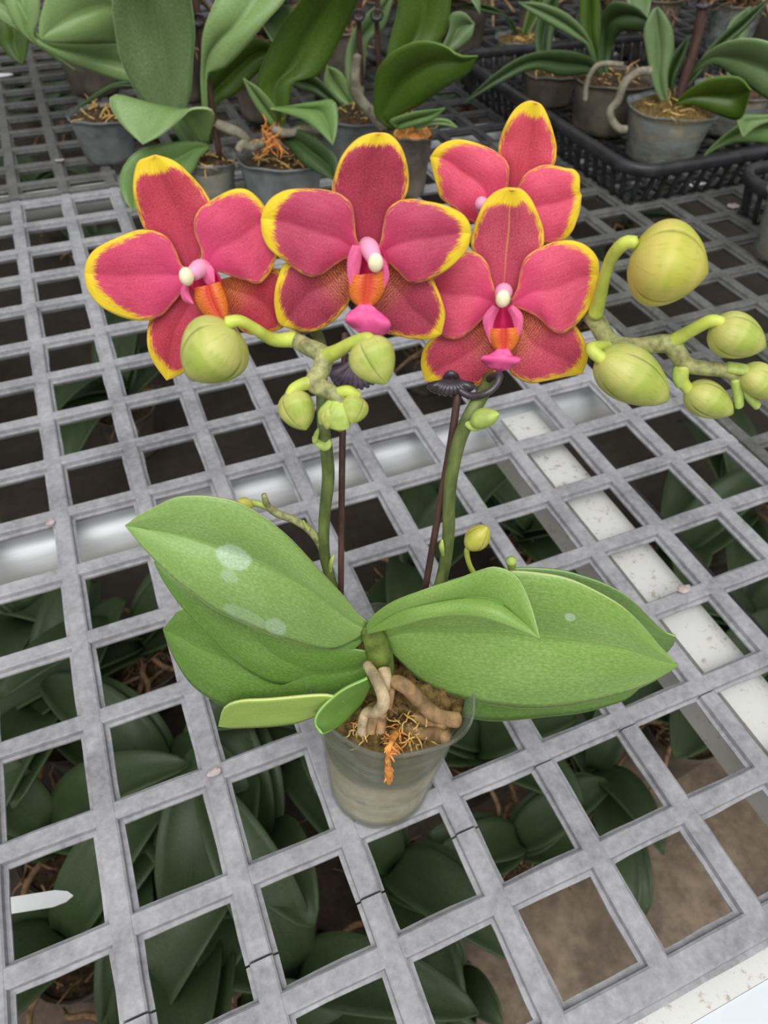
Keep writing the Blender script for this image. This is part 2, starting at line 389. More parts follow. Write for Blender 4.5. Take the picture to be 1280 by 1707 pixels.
def tube(name, pts, radii, mat, parent, seg=10, n=None, label=None, squash=1.0):
    V, Fc = tube_geo(pts, radii, seg, n, squash); return mk(name, V, Fc, mat, parent, label=label)
def merge(parts):
    V, Fc = [], []
    for v, f in parts:
        b = len(V); V += [np.asarray(x, float) for x in v]; Fc += [tuple(i + b for i in q) for q in f]
    return V, Fc
def box_geo(x0, x1, y0, y1, z0, z1):
    v = [(x, y, z) for z in (z0, z1) for y in (y0, y1) for x in (x0, x1)]
    return v, [(0, 2, 3, 1), (4, 5, 7, 6), (0, 1, 5, 4), (2, 6, 7, 3), (0, 4, 6, 2), (1, 3, 7, 5)]
def lathe_geo(cx, cy, prof, seg=40, wob=None):
    """prof: list of (radius, z); wob(theta, i) -> radial factor"""
    V = []
    for i, (r, z) in enumerate(prof):
        for k in range(seg):
            th = 2 * math.pi * k / seg; w = wob(th, i) if wob else 1.0
            V.append((cx + r * w * math.cos(th), cy + r * w * math.sin(th), z))
    return V, grid_faces(len(prof), seg, True)

# ------------------------------------------------------------------ bench meshes
BZ = H
def bar_profile(w):
    h = w / 2
    return [(-h * 0.80, -0.0085), (-h * 0.98, -0.0056), (-h * 1.34, -0.0052), (-h * 1.34, -0.0040), (-h * 0.98, -0.0036), (-h * 0.92, -0.0007), (-h * 0.74, 0.0),
            (h * 0.74, 0.0), (h * 0.92, -0.0007), (h * 0.98, -0.0036), (h * 1.34, -0.0040), (h * 1.34, -0.0052), (h * 0.98, -0.0056), (h * 0.80, -0.0085)]
def bar_geo(axis, pos, a, b, w, drop, rnd, n=None):
    prof = bar_profile(w); L = abs(b - a)
    n = n or max(2, int(L / 0.012)); V = []
    for i in range(n + 1):
        s = a + (b - a) * i / n
        for (u, z) in prof:
            jx = noise.noise(Vector((s * 40, pos * 91 + (3 if axis == 'x' else 9), u * 120))) * 0.0009
            uu = u + (jx if abs(u) > w * 0.5 else jx * 0.25)
            zz = BZ + z - drop
            V.append((pos + uu, s, zz) if axis == 'y' else (s, pos + uu, zz))
    m = len(prof); Fc = grid_faces(n + 1, m, True)
    Fc.append(tuple(range(m))[::-1]); Fc.append(tuple(n * m + k for k in range(m)))
    if axis == 'x': Fc = [f[::-1] for f in Fc]
    return V, Fc
def panel(name, label, xs, ys, xr, yr, mat, wA=0.0102, wB=0.0092, wide=(), group=None, lo=None, hi=None):
    """xs: bars running along y at these x; ys: bars running along x; all in pitches"""
    rnd = random.Random(7); parts = []
    for x in xs: parts.append(bar_geo('y', x * P, (lo or {}).get(x, yr[0]) * P, (hi or {}).get(x, yr[1]) * P, wA if ('x', x) not in wide else 0.02, 0.0, rnd))
    for y in ys: parts.append(bar_geo('x', y * P, xr[0] * P, xr[1] * P, wB if ('y', y) not in wide else 0.0122, 0.00025, rnd))
    V, Fc = merge(parts)
    o = mk(name, V, Fc, mat, smooth=False); o['label'] = label; o['category'] = 'bench top'
    if group: o['group'] = group
    return o
CUT = {**{i: -.64 for i in range(-13, -2)}, -2: -.63, -1: -.54, 0: -.37}
GP = 'plastic mesh panels of the bench top'
FY = [14.66, 15.27, 16.28, 17.35, 18.45, 19.47, 20.5, 21.55] + [22.6 + 1.03 * i for i in range(24)]
panel('bench_mesh', 'grey plastic mesh panel under the front orchid pot', list(range(-13, 7)), list(range(0, 10)) + [10.16, 11.2, 12.22, 13.27, 14.32], (-13.2, 6.1), (-0.1, 14.42), M['mesh_near'], group=GP, lo=CUT)
panel('bench_mesh', 'near strip of grey mesh panel with a wide border bar above the white board', list(range(-13, 12)), [-1, -2.0], (-13.2, 11.2), (-2.0, -0.115), M['mesh_near'], hi={k: v - 0.02 for k, v in CUT.items()}, wide=(('y', -2.0),), group=GP)
panel('bench_mesh', 'weathered grey mesh panel, darkened for shade, to the right, under the green bud spray', [6.24] + [7.14 + i for i in range(14)], [-0.15 + i for i in range(0, 14)] , (6.14, 20.4), (-0.3, 13.95), M['mesh_far'], group=GP)
panel('bench_mesh', 'shade-darkened mesh panel along the far left, its bars crowding into narrow slots', list(range(-13, 0)), FY, (-13.2, -0.85), (14.55, 46), M['mesh_far'], group=GP)
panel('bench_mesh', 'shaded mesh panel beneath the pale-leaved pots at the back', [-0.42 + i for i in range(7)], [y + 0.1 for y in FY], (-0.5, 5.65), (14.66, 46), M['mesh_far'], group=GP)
panel('bench_mesh', 'shade-darkened mesh panel at the back right under the black carrying trays', [6.24] + [7.14 + i for i in range(30)], [14.05 + i for i in range(30)], (6.14, 37), (13.98, 44), M['mesh_dark'], group=GP)

fr = thing('growing_bench', (0.18, 0.1, 0.0), 'white painted bench frame with galvanised pipe beneath the plastic mesh', 'bench frame')
V, Fc = box_geo(0.168, 0.197, -0.118, 0.245, H - 0.060, H - 0.0165); mk('rail', V, Fc, M['white_rail'], fr, smooth=False, label='flaking white painted rail')
V, Fc = box_geo(-1.2, 1.2, -0.1175, -0.098, H - 0.050, H - 0.0165); mk('edge_board', V, Fc, M['white_rail'], fr, smooth=False, label='rough white painted board along the near edge')
o = mk('edge_strip', [(-1.2, -0.19, H - 0.03), (1.2, -0.19, H - 0.03), (1.2, -0.1177, H - 0.0175), (-1.2, -0.1177, H - 0.0175), (-1.2, -0.19, H - 0.06), (1.2, -0.19, H - 0.06), (1.2, -0.1177, H - 0.06), (-1.2, -0.1177, H - 0.06)], [(0, 1, 2, 3), (4, 7, 6, 5), (0, 4, 5, 1), (1, 5, 6, 2), (2, 6, 7, 3), (3, 7, 4, 0)], M['white_smooth'], fr, smooth=False, label='smooth white enamel strip')
tube('cross_pipe', [(-1.2, 0.258, H - 0.0375), (0.0, 0.258, H - 0.0375), (0.285, 0.258, H - 0.0375)], 0.0205, M['pipe'], fr, 32, 12, 'shiny galvanised steel pipe')
tube('cross_pipe', [(-1.2, 0.80, H - 0.0375), (0.0, 0.80, H - 0.0375), (1.6, 0.80, H - 0.0375)], 0.0205, M['pipe'], fr, 24, 12)
V, Fc = merge([box_geo(0.232, 0.236, -0.118, 0.235, H - 0.05, H - 0.034)]); mk('angle_bar', V, Fc, M['tray'], fr, smooth=False)
for lx in (-0.9, 1.25):
    for ly in (-0.14, 1.6):
        V, Fc = box_geo(lx - 0.025, lx + 0.025, ly - 0.02, ly + 0.02, 0.0, H - 0.05); mk('leg', V, Fc, M['white_rail'], fr, smooth=False)

# ------------------------------------------------------------------ floor
V, Fc = box_geo(-4, 6, -3, 7, -0.05, 0.0); fl = mk('floor', V, Fc, M['floor'], smooth=False); fl['kind'] = 'structure'; fl['label'] = 'mottled bare concrete floor below the bench, darkened for shade'; fl['category'] = 'floor'

# ------------------------------------------------------------------ generic patches traced as two edges
def patch(name, A, B, mat, parent, Y=None, plane=None, mid=None, layer=0.0, fold=0.0, belly=0.0, dA=0.0, dB=0.0, tipd=0.0, wave=0.0, n=30, m=8, thick=0.0009, label=None, marg=None, wfreq=3.0, based=0.0):
    """A, B: pixel edges from base to tip. Depth either from Y controls (forward distance along the leaf) or from a plane (point, normal)"""
    a = cr([p[:2] for p in A], n); b = cr([p[:2] for p in B], n)
    md = cr([p[:2] for p in mid], n) if mid is not None else (a + b) / 2
    V, UV = [], []; tt = np.linspace(0, 1, n)
    Yc = None
    if Y is not None:
        Yc = np.interp(tt, np.linspace(0, 1, len(Y)), Y)
        if len(Y) > 2: Yc = cr([[i / (len(Y) - 1), y] for i, y in enumerate(Y)], 80); Yc = np.interp(tt, Yc[:, 0], Yc[:, 1])
    wid = np.linalg.norm(a - b, axis=1); wf = wid / (wid.max() + 1e-9)
    px = []
    for i in range(n):
        for j in range(-m, m + 1):
            s = j / m
            p = md[i] + (a[i] - md[i]) * (-s) if s < 0 else md[i] + (b[i] - md[i]) * s
            px.append(p); x, y = p
            dl = layer + wf[i] * (-fold * (1 - abs(s)) + belly * math.sin(math.pi * abs(s)) + (dA * -s if s < 0 else dB * s)) + tipd * tt[i] ** 2.5 + based * (1 - tt[i]) ** 3
            dl += wave * wf[i] * abs(s) ** 2 * math.sin(wfreq * 2 * math.pi * tt[i] + (1.3 if s < 0 else 0))
            if Yc is not None: q = at(x, y, Yc[i])
            else:
                d = ray(x, y); q = C + d * (((plane[0] - C) @ plane[1]) / (d @ plane[1]))
            V.append(toward(q, dl)); UV.append((0.5 + 0.5 * s, tt[i]))
    attrs = None
    if marg is not None:
        # marg: outline samples (x, y, yellow width)
        mo = np.vstack([cr([list(p) for p in A], 90), cr([list(p) for p in B], 90)])
        px = np.array(px); D = np.linalg.norm(px[:, None, :] - mo[None, :, :2], axis=2)
        attrs = {'yel': (D - mo[None, :, 2]).min(1), 'rim': D.min(1)}
    W = 2 * m + 1
    return mk(name, V, grid_faces(n, W), mat, parent, UV, attrs, thick, label)

# ------------------------------------------------------------------ the front orchid
b0 = onz(632, 1298, 0.0); YP = fwd(b0)
plant = thing('potted_orchid', (b0[0], b0[1], H), 'red and yellow flowering orchid in a small clear pot, in front of all others', 'potted plant')
rimc = at(655, 1122, YP + 0.002)
rr = np.linalg.norm(at(792, 1122, YP + 0.002) - at(518, 1122, YP + 0.002)) / 2
br = 0.0235; ph = rimc[2] - H
def potcurve(rb, rt, h, c0, c1, lip=True):
    prof = [(rb * 0.02, 0.0), (rb * 0.9, 0.0), (rb, 0.002)]
    for k in range(1, 11): 
        t = k / 10; prof.append((rb + (rt * 0.96 - rb) * t, 0.002 + (h - 0.004) * t))
    if lip: prof += [(rt * 1.0, h - 0.001), (rt * 1.03, h), (rt * 1.02, h + 0.0015)]
    return prof
def pot_mesh(name, base, top, rb, rt, mat, parent, seg=48, crinkle=0.0, thick=0.0007, lip=True, label=None):
    prof = potcurve(rb, rt, 1.0, 0, 0, lip); h = top[2] - base[2]; V = []
    prof = [(r, z) for r, z in potcurve(rb, rt, h, 0, 0, lip)]
    for i, (r, z) in enumerate(prof):
        t = z / h; cx = base[0] + (top[0] - base[0]) * t; cy = base[1] + (top[1] - base[1]) * t
        for k in range(seg):
            th = 2 * math.pi * k / seg
            w = 1 + crinkle * t ** 2 * (noise.noise(Vector((math.cos(th) * 1.7, math.sin(th) * 1.7, z * 30))) )
            zz = base[2] + z + crinkle * 0.06 * t ** 4 * noise.noise(Vector((math.cos(th) * 2, math.sin(th) * 2, 5.5)))
            V.append((cx + r * w * math.cos(th), cy + r * w * math.sin(th), zz))
    return mk(name, V, grid_faces(len(prof), seg, True), mat, parent, thick=thick, label=label)
base = np.array([b0[0], b0[1], H + 0.0005])
pot_mesh('pot', base, rimc, br, rr, M['pot_front'], plant, 64, 0.10, label='clear plastic cup with a crinkled rim')
# potting core, tapering inside the pot
prof = []; top_h = ph * 0.86
for k in range(13):
    t = k / 12; prof.append(((br + (rr - br) * t * 0.86) * 0.955, 0.0022 + top_h * t))
V = []
for i, (r, z) in enumerate([(0.0005, 0.0022)] + prof):
    tz = z / ph; cx = base[0] + (rimc[0] - base[0]) * tz; cy = base[1] + (rimc[1] - base[1]) * tz
    for k in range(40):
        th = 2 * math.pi * k / 40; V.append((cx + r * math.cos(th), cy + r * math.sin(th), H + z))
mk('substrate', V, grid_faces(14, 40, True), M['core'], plant, label='pale packed moss seen through the clear pot')
def moss_top(name, cx, cy, z, r, mat, parent, amp=0.006, n=14, seg=40, seed=0):
    V = [(cx, cy, z + amp)]; Fc = []
    for i in range(1, n + 1):
        q = r * i / n
        for k in range(seg):
            th = 2 * math.pi * k / seg; x = cx + q * math.cos(th); y = cy + q * math.sin(th)
            zz = z + amp * (1 - (i / n) ** 3) + amp * 0.9 * noise.fractal(Vector((x * 160, y * 160, seed)), 0.8, 2.0, 4) * (1 - (i / n) ** 6)
            V.append((x, y, zz))
    for k in range(seg): Fc.append((0, 1 + k, 1 + (k + 1) % seg))
    for i in range(n - 1):
        for k in range(seg): a = 1 + i * seg; Fc.append((a + k, a + seg + k, a + seg + (k + 1) % seg, a + (k + 1) % seg))
    return mk(name, V, Fc, mat, parent)
zt = H + top_h + 0.002; tz = top_h / ph; mcx = base[0] + (rimc[0] - base[0]) * tz; mcy = base[1] + (rimc[1] - base[1]) * tz
moss_top('moss', mcx, mcy, zt, (br + (rr - br) * 0.86) * 0.95, M['moss'], plant, 0.008, seed=3)
def strands(rng, centre, n, spread, ln, r, zamp):
    parts = []
    for _ in range(n):
        a = rng.uniform(0, 6.28); q = spread * math.sqrt(rng.random()); p = np.array(centre) + np.array([q * math.cos(a), q * math.sin(a), rng.uniform(0, zamp)])
        pts = [p]; d = np.array([rng.uniform(-1, 1), rng.uniform(-1, 1), rng.uniform(-0.25, 0.6)])
        for _ in range(3):
            d = d + np.array([rng.uniform(-.8, .8), rng.uniform(-.8, .8), rng.uniform(-.6, .4)]); d /= np.linalg.norm(d); pts.append(pts[-1] + d * ln / 3)
        parts.append(tube_geo(pts, [r, r, r * 0.9, r * 0.5], 5, 10))
    return merge(parts)
rng = random.Random(11)
for (x, y, n_, mt, sp) in [(606, 1222, 14, 'moss_straw', .005), (618, 1216, 8, 'moss_orange', .004), (688, 1216, 18, 'moss_straw', .006), (704, 1226, 16, 'moss_straw', .005), (655, 1230, 22, 'moss_orange', .006), (672, 1160, 10, 'moss_orange', .005), (640, 1210, 16, 'moss', .01), (700, 1195, 18, 'root_brown', .012), (660, 1195, 18, 'moss', .014), (655, 1180, 10, 'moss_straw', .012)]:
    p = onz(x, y, top_h + 0.006); V, Fc = strands(rng, p, n_, sp * .8, 0.0062, 0.00034, 0.003)
    o = mk('moss_strand', V, Fc, M[mt], plant); o['kind'] = 'stuff'
# orange clump of moss hanging over the rim
hang = [toward(at(x, y, Y_), 0.0015) for x, y, Y_ in [(660, 1222, .106), (650, 1243, .0985), (648, 1256, .0970), (647, 1275, .0975), (648, 1293, .0985), (648, 1306, .0992)]]
parts = [tube_geo(hang, [0.0012, .0009, .0006, .0011, .0017, .0007], 8, 26)]
for _ in range(26):
    q = np.array(hang[rng.randrange(0, 5)]); d = np.array([rng.uniform(-1, 1), rng.uniform(-1, .2), rng.uniform(-1, .6)]) * 0.003
    parts.append(tube_geo([q, q + d * .6, q + d + np.array([0, 0, -.001])], [.0005, .0004, .0002], 5, 7))
V, Fc = merge(parts); mk('hanging_moss', V, Fc, M['moss_orange'], plant, label='orange tuft of dry moss hanging over the rim')

# crown and roots
cr0 = [at(637, 1150, YP - .002), at(634, 1105, YP + .002), at(628, 1075, YP + .004), at(612, 1045, YP + .006)]
tube('crown', cr0, [0.0046, 0.005, 0.0046, 0.003], M['crown'], plant, 16, 24)
def rootpx(pts, r, mat='root', name='root'):
    return tube(name, [at(x, y, Y_) for x, y, Y_ in pts], r, M[mat], plant, 10, 40)
rootpx([(612, 1108, .128), (622, 1124, .123), (632, 1142, .118), (639, 1162, .114), (637, 1178, .112), (626, 1188, .112), (612, 1188, .114), (606, 1202, .112), (604, 1222, .110)], [.0019, .0021, .0022, .0023, .0023, .0021, .002, .0021, .002])
rootpx([(640, 1115, .126), (642, 1135, .122), (645, 1160, .120)], [.0024, .0026, .0024])
rootpx([(652, 1136, .123), (664, 1138, .121), (680, 1148, .119), (697, 1166, .118), (718, 1186, .117), (738, 1197, .116), (762, 1200, .117)], [.0022, .0027, .0027, .0028, .0029, .0030, .003], 'root_brown')
rootpx([(668, 1212, .114), (700, 1222, .112), (725, 1224, .110), (744, 1230, .107)], [.002, .0024, .0026, .0025], 'root_brown')
rootpx([(637, 1190, .112), (635, 1205, .111), (634, 1222, .108)], .0018, 'root_brown')
rootpx([(624, 1192, .112), (620, 1208, .110), (618, 1222, .108)], .0016, 'root_brown')
rootpx([(690, 1195, .118), (715, 1205, .115), (740, 1212, .113)], .0019, 'root_brown')
rootpx([(655, 1140, .122), (652, 1158, .118), (648, 1180, .115)], .0012, 'root_brown')

# leaves of the front orchid
patch('leaf', [(613, 1036), (592, 1019), (570, 992), (538, 958), (509, 926), (480, 895), (444, 865), (401, 839), (362, 829), (326, 826), (290, 830), (254, 847), (230, 860), (211, 875)],
      [(606, 1052), (581, 1069), (554, 1080), (523, 1077), (495, 1069), (459, 1059), (416, 1041), (362, 1016), (326, 990), (290, 962), (254, 926), (232, 901), (211, 875)],
      M['leaf_spot'], plant, Y=[.136, .132, .132, .138], mid=[(610, 1046), (584, 1033), (552, 1008), (516, 980), (469, 954), (416, 929), (362, 911), (308, 895), (247, 881), (211, 875)], fold=.003, belly=.0022, dA=-.010, dB=.013, n=44, m=12, thick=.0016, label='broad upper left leaf with whitish water marks')
patch('leaf', [(606, 1062), (560, 1040), (500, 1000), (400, 955), (320, 925), (258, 936)],
      [(606, 1066), (588, 1082), (559, 1107), (531, 1127), (498, 1138), (459, 1138), (423, 1123), (387, 1098), (351, 1062), (308, 1016), (275, 969), (258, 936)],
      M['leaf_low'], plant, Y=[.136, .134, .137, .144], fold=.001, belly=.002, dA=-.014, dB=.018, n=40, m=10, thick=.0014)
patch('leaf', [(612, 1085), (560, 1075), (480, 1050), (390, 1015), (308, 1015), (290, 1030), (274, 1048)],
      [(620, 1110), (618, 1140), (595, 1157), (559, 1174), (516, 1185), (480, 1193), (444, 1195), (394, 1184), (351, 1163), (319, 1138), (297, 1105), (281, 1070), (274, 1048)],
      M['leaf_low'], plant, Y=[.132, .128, .131, .139], fold=.001, belly=.002, dA=-.014, dB=.017, n=40, m=10, thick=.0014)
patch('leaf', [(574, 1168), (540, 1158), (450, 1165), (400, 1168), (373, 1180), (364, 1209)],
      [(574, 1172), (559, 1182), (523, 1194), (495, 1204), (452, 1210), (401, 1212), (380, 1212), (364, 1209)], M['leaf_under'], plant, Y=[.1175, .1165, .118], n=24, m=6, thick=.0010, label='pale tip of the lowest left leaf')
patch('leaf', [(612, 1130), (570, 1150), (535, 1180), (524, 1205), (537, 1224)], [(618, 1140), (603, 1172), (574, 1203), (552, 1218), (537, 1224)], M['leaf_low'], plant, Y=[.121, .1165, .106], n=20, m=6, thick=.0012)
# right side
patch('leaf', [(650, 1085), (700, 1040), (790, 1010), (900, 1000), (1010, 1040), (1070, 1140)],
      [(650, 1100), (668, 1122), (711, 1165), (755, 1187), (799, 1198), (842, 1200), (908, 1193), (965, 1187), (1009, 1176), (1044, 1163), (1070, 1140)], M['leaf_low'], plant, Y=[.142, .137, .134, .138], dB=.017, dA=-.008, fold=.001, n=36, m=9, thick=.0014)
patch('leaf', [(640, 1052), (700, 990), (780, 960), (860, 947), (930, 950), (974, 961), (1017, 977), (1052, 999), (1083, 1029), (1105, 1051), (1126, 1060)],
      [(645, 1070), (760, 1065), (880, 1060), (980, 1075), (1070, 1090), (1112, 1084), (1122, 1073), (1126, 1060)], M['leaf_mid'], plant, Y=[.136, .142, .146, .150], layer=-.014, fold=.002, dA=-.010, n=36, m=9, thick=.0014)
patch('leaf', [(637, 1058), (680, 1015), (760, 975), (840, 953), (900, 955), (950, 965), (1000, 988), (1039, 1012), (1070, 1042), (1096, 1073), (1114, 1091), (1129, 1108)],
      [(637, 1069), (667, 1099), (698, 1130), (737, 1152), (790, 1167), (842, 1176), (886, 1179), (939, 1176), (996, 1165), (1044, 1152), (1087, 1134), (1129, 1108)],
      M['leaf_spot2'], plant, Y=[.138, .133, .131, .131], mid=[(638, 1062), (680, 1051), (733, 1050), (842, 1053), (901, 1060), (974, 1067), (1039, 1078), (1092, 1095), (1129, 1108)], fold=.003, belly=.0025, dA=-.012, dB=.016, n=44, m=12, thick=.0016, label='broad right leaf with one small white mark')
patch('leaf', [(611, 1050), (619, 1029), (654, 1003), (711, 981), (764, 964), (807, 948), (825, 945), (851, 953), (869, 972), (886, 1012), (900, 1064)],
      [(611, 1056), (667, 1043), (711, 1030), (764, 1025), (807, 1029), (842, 1040), (877, 1053), (900, 1064)], M['leaf_front'], plant, Y=[.136, .131, .129, .124, .115],
      mid=[(611, 1053), (667, 1018), (733, 1002), (790, 996), (829, 1003), (864, 1029), (900, 1064)], fold=.004, belly=.0015, dA=-.008, dB=.006, layer=.004, n=40, m=10, thick=.0016, label='short folded leaf arching to the right')

# stems, stakes, clips
def px3(l): return [at(x, y, Y_) for x, y, Y_ in l]
YS = .150
def stemr(px, Y_): return px / F * Y_ * 1.25
tube('flower_spike', px3([(566, 1010, .141), (548, 955, .147), (540, 915, .149), (541, 860, .152), (547, 800, .155), (545, 760, .157), (540, 720, .160), (537, 680, .166), (536, 620, .175), (535, 575, .186), (522, 548, .189), (506, 546, .186), (494, 556, .176), (488, 566, .166)]),
     [.0019] * 4 + [.0020] * 3 + [.0018] * 7, M['stem'], plant, 12, 90, 'left green flower stem')
sp1 = tube('rachis', px3([(484, 560, .166), (492, 567, .164), (512, 578, .160), (538, 592, .156), (536, 615, .153), (524, 638, .150), (545, 650, .147), (562, 662, .145), (572, 680, .143), (560, 700, .141)]), [.0019, .0021, .0023, .0026, .0025, .0026, .0022, .0020, .0020, .0012], M['rachis'], plant, 14, 80, 'mottled zigzag tip of the left spray')
tube('flower_spike', px3([(722, 1010, .140), (735, 970, .146), (744, 925, .149), (748, 880, .151), (748, 840, .153), (753, 790, .155), (765, 735, .158), (785, 690, .161), (808, 650, .168), (832, 600, .188), (880, 560, .191), (940, 532, .190), (982, 524, .184), (996, 540, .178)]),
     [.0022, .0022, .0021, .0021, .0021, .0021, .0022, .0022, .0021, .002, .002, .002, .002, .002], M['stem'], plant, 12, 90, 'right green flower stem')
sp2 = tube('rachis', px3([(982, 520, .182), (997, 540, .178), (1010, 562, .176), (1024, 574, .175), (1060, 578, .173), (1112, 573, .171), (1130, 590, .170), (1144, 608, .169), (1175, 614, .168), (1212, 618, .167), (1230, 632, .166), (1232, 658, .165)]), [.0026, .0027, .0027, .0027, .0026, .0027, .0026, .0023, .0021, .0021, .0018, .0014], M['rachis'], plant, 14, 90, 'mottled zigzag tip of the right spray')
st1 = tube('stake', px3([(568, 1000, .141), (569, 880, .150), (571, 720, .161), (574, 620, .170), (575, 556, .176)]), .0011, M['stake'], plant, 8, 20, 'thin dark brown stake by the left stem')
st2 = tube('stake', px3([(708, 985, .146), (730, 860, .153), (752, 735, .160), (764, 650, .166)]), .0012, M['stake'], plant, 8, 20, 'thin dark brown stake by the right stem')
# butterfly clips
def clip(cx, cy, Y_, w, h, mat, parent, up=1):
    parts = []
    for k in range(11):
        a = math.radians(-70 + 140 * k / 10)
        p0 = at(cx, cy - h * 0.35, Y_); p1 = at(cx + w * math.sin(a) * 0.75, cy + h * 0.55 * math.cos(a) + h * .1, Y_ - .004); p2 = at(cx + w * math.sin(a), cy + h * math.cos(a), Y_ - .002)
        parts.append(tube_geo([p0, p1, p2], [.0008, .0012, .0007], 6, 8))
    fan = [at(cx, cy - h * .3, Y_ + .001)] + [at(cx + w * math.sin(math.radians(a)), cy + h * math.cos(math.radians(a)), Y_) for a in range(-80, 81, 10)]
    V2 = fan + [p + FH * .001 for p in fan]; m = len(fan)
    parts.append((V2, [(0, i, i + 1) for i in range(1, m - 1)] + [(m, m + i + 1, m + i) for i in range(1, m - 1)]))
    ring = [at(cx + 10 * math.cos(a), cy - h * .3 + 10 * math.sin(a), Y_ + .002 * math.sin(a)) for a in np.linspace(0, 6.28, 9)]
    parts.append(tube_geo(ring, .0009, 6, 24))
    V, Fc = merge(parts); return mk('support_clip', V, Fc, mat, parent)
clip(592, 612, .171, 44, 36, M['clip_lilac'], plant)['label'] = 'dull violet ribbed clip behind the left spray'
clip(752, 638, .169, 40, 20, M['clip'], plant)['label'] = 'black ribbed clip under the front right flower'
tube('clip_ring', px3([(765, 650, .165), (785, 660, .163), (812, 655, .162), (828, 640, .164), (832, 624, .167), (815, 632, .170)]), .0011, M['clip'], plant, 8, 40)
# bracts on the stems
def bract(pts, r, mat='bract'): return tube('bract', px3(pts), r, M[mat], plant, 10, 20, squash=.6)
bract([(522, 728, .158), (530, 738, .157), (542, 742, .157), (549, 734, .158)], [.0006, .0014, .0020, .0012])
bract([(524, 736, .157), (528, 722, .157), (530, 714, .158)], [.0012, .0010, .0004])
bract([(776, 700, .160), (788, 708, .158), (800, 712, .158)], [.0012, .0022, .0010])
bract([(738, 925, .148), (736, 912, .148), (737, 900, .149)], [.0008, .0014, .0005])
bract([(550, 950, .147), (552, 936, .146), (556, 925, .147)], [.0012, .0010, .0004])

# buds
def bud(name, p0, p1, wpx, Y0, Y1, mat, lobes=3, ph=0.0, sharp=0.75, label=None, squash=1.0):
    a = at(p0[0], p0[1], Y0); b = at(p1[0], p1[1], Y1); ax = b - a; L = np.linalg.norm(ax); ax /= L
    rad = wpx / 2 / F * np.linalg.norm((a + b) / 2 - C) * 1.0
    u = np.cross(ax, C - a); u /= np.linalg.norm(u); w = np.cross(ax, u)
    n, seg = 34, 72; V, UV, SM = [], [], []
    for i in range(n):
        t = i / (n - 1)
        r = (math.sin(math.pi * min(1, t ** sharp * 1.0)) ** 0.62) if 0 < t < 1 else 0.02
        if t > .8: r *= 1 - .25 * ((t - .8) / .2) ** 2
        for k in range(seg):
            th = 2 * math.pi * k / seg; x = (lobes * (th + ph) / (2 * math.pi)) % 1.0; d = min(x, 1 - x) * 2 * math.pi / lobes
            g = math.exp(-(d / 0.06) ** 2); bul = 1 + 0.06 * math.cos(lobes * (th + ph) + math.pi)
            q = rad * r * bul * (1 - 0.055 * g * min(1, t * 3))
            V.append(a + ax * L * t + u * q * math.cos(th) + w * q * math.sin(th) * squash); UV.append((k / seg, t)); SM.append(g * min(1, t * 4))
    return mk(name, V, grid_faces(n, seg, True), mat, plant, UV, {'seam': SM}, label=label)
def pedicel(pts, r): return tube('pedicel', px3(pts), [q * .84 for q in r], M['pedicel'], plant, 12, 30)
# left spray
bud('bud', (392, 552), (312, 628), 108, .154, .150, M['bud'], ph=.6, label='largest bud of the left spray')
pedicel([(490, 566, .164), (455, 566, .161), (425, 548, .158), (400, 535, .156), (378, 538, .155)], [.0026, .0021, .0018, .0018, .0020])
bud('bud', (606, 566), (644, 640), 76, .152, .143, M['bud'], ph=1.3)
pedicel([(548, 592, .155), (565, 584, .153), (590, 570, .151), (612, 564, .150), (622, 572, .149)], [.0026, .0022, .0019, .0019, .0018])
bud('bud', (484, 652), (510, 717), 60, .149, .141, M['bud'], ph=.8)
pedicel([(526, 638, .150), (508, 640, .149), (490, 648, .148), (482, 660, .146)], [.0024, .0021, .0018, .0016])
bud('bud', (592, 662), (586, 706), 47, .146, .139, M['bud'], ph=.2)
pedicel([(560, 656, .146), (580, 652, .145), (598, 660, .145)], [.0018, .0018, .0014])
bract([(566, 668, .144), (566, 690, .141), (566, 712, .140)], [.0020, .0032, .0028])
bud('bud', (552, 678), (545, 716), 28, .143, .139, M['bud'], ph=.9)
bract([(556, 672, .144), (540, 690, .142), (534, 706, .141)], [.0020, .0020, .0008])
# right spray
bud('bud', (1050, 430), (1180, 456), 122, .170, .166, M['bud_y'], ph=.42, sharp=.8, label='largest yellow-green bud, top right')
pedicel([(992, 525, .178), (1000, 495, .177), (1008, 460, .175), (1022, 425, .173), (1042, 405, .171), (1060, 404, .170)], [.0026, .0022, .0020, .0020, .0021, .0018])
bud('bud', (1000, 595), (1114, 668), 84, .166, .164, M['bud'], ph=.35)
pedicel([(1020, 578, .175), (996, 578, .170), (985, 582, .168), (1000, 596, .166), (1015, 606, .165)], [.0020, .0020, .0022, .0022, .0020])
bud('bud', (1186, 545), (1276, 580), 66, .168, .165, M['bud'], ph=.5)
pedicel([(1114, 574, .171), (1140, 558, .170), (1165, 544, .169), (1185, 535, .168), (1205, 537, .167)], [.0026, .0023, .0021, .0021, .0017])
bud('bud', (1146, 648), (1222, 690), 54, .166, .163, M['bud'], ph=.6)
pedicel([(1146, 606, .169), (1136, 618, .168), (1138, 636, .167), (1150, 652, .166), (1162, 660, .165)], [.0020, .0026, .0021, .0020, .0016])
bud('bud', (1238, 616), (1300, 662), 48, .166, .164, M['bud'], ph=.3)
bract([(1212, 612, .167), (1240, 616, .166), (1266, 620, .166)], [.0022, .0022, .0010])
bract([(1226, 630, .166), (1230, 655, .165), (1232, 676, .164)], [.0024, .0024, .0022])
bract([(1238, 640, .166), (1250, 660, .165), (1262, 676, .164)], [.0018, .0024, .0020])
bract([(1140, 604, .169), (1133, 625, .167), (1134, 645, .166)], [.0020, .0022, .0012])
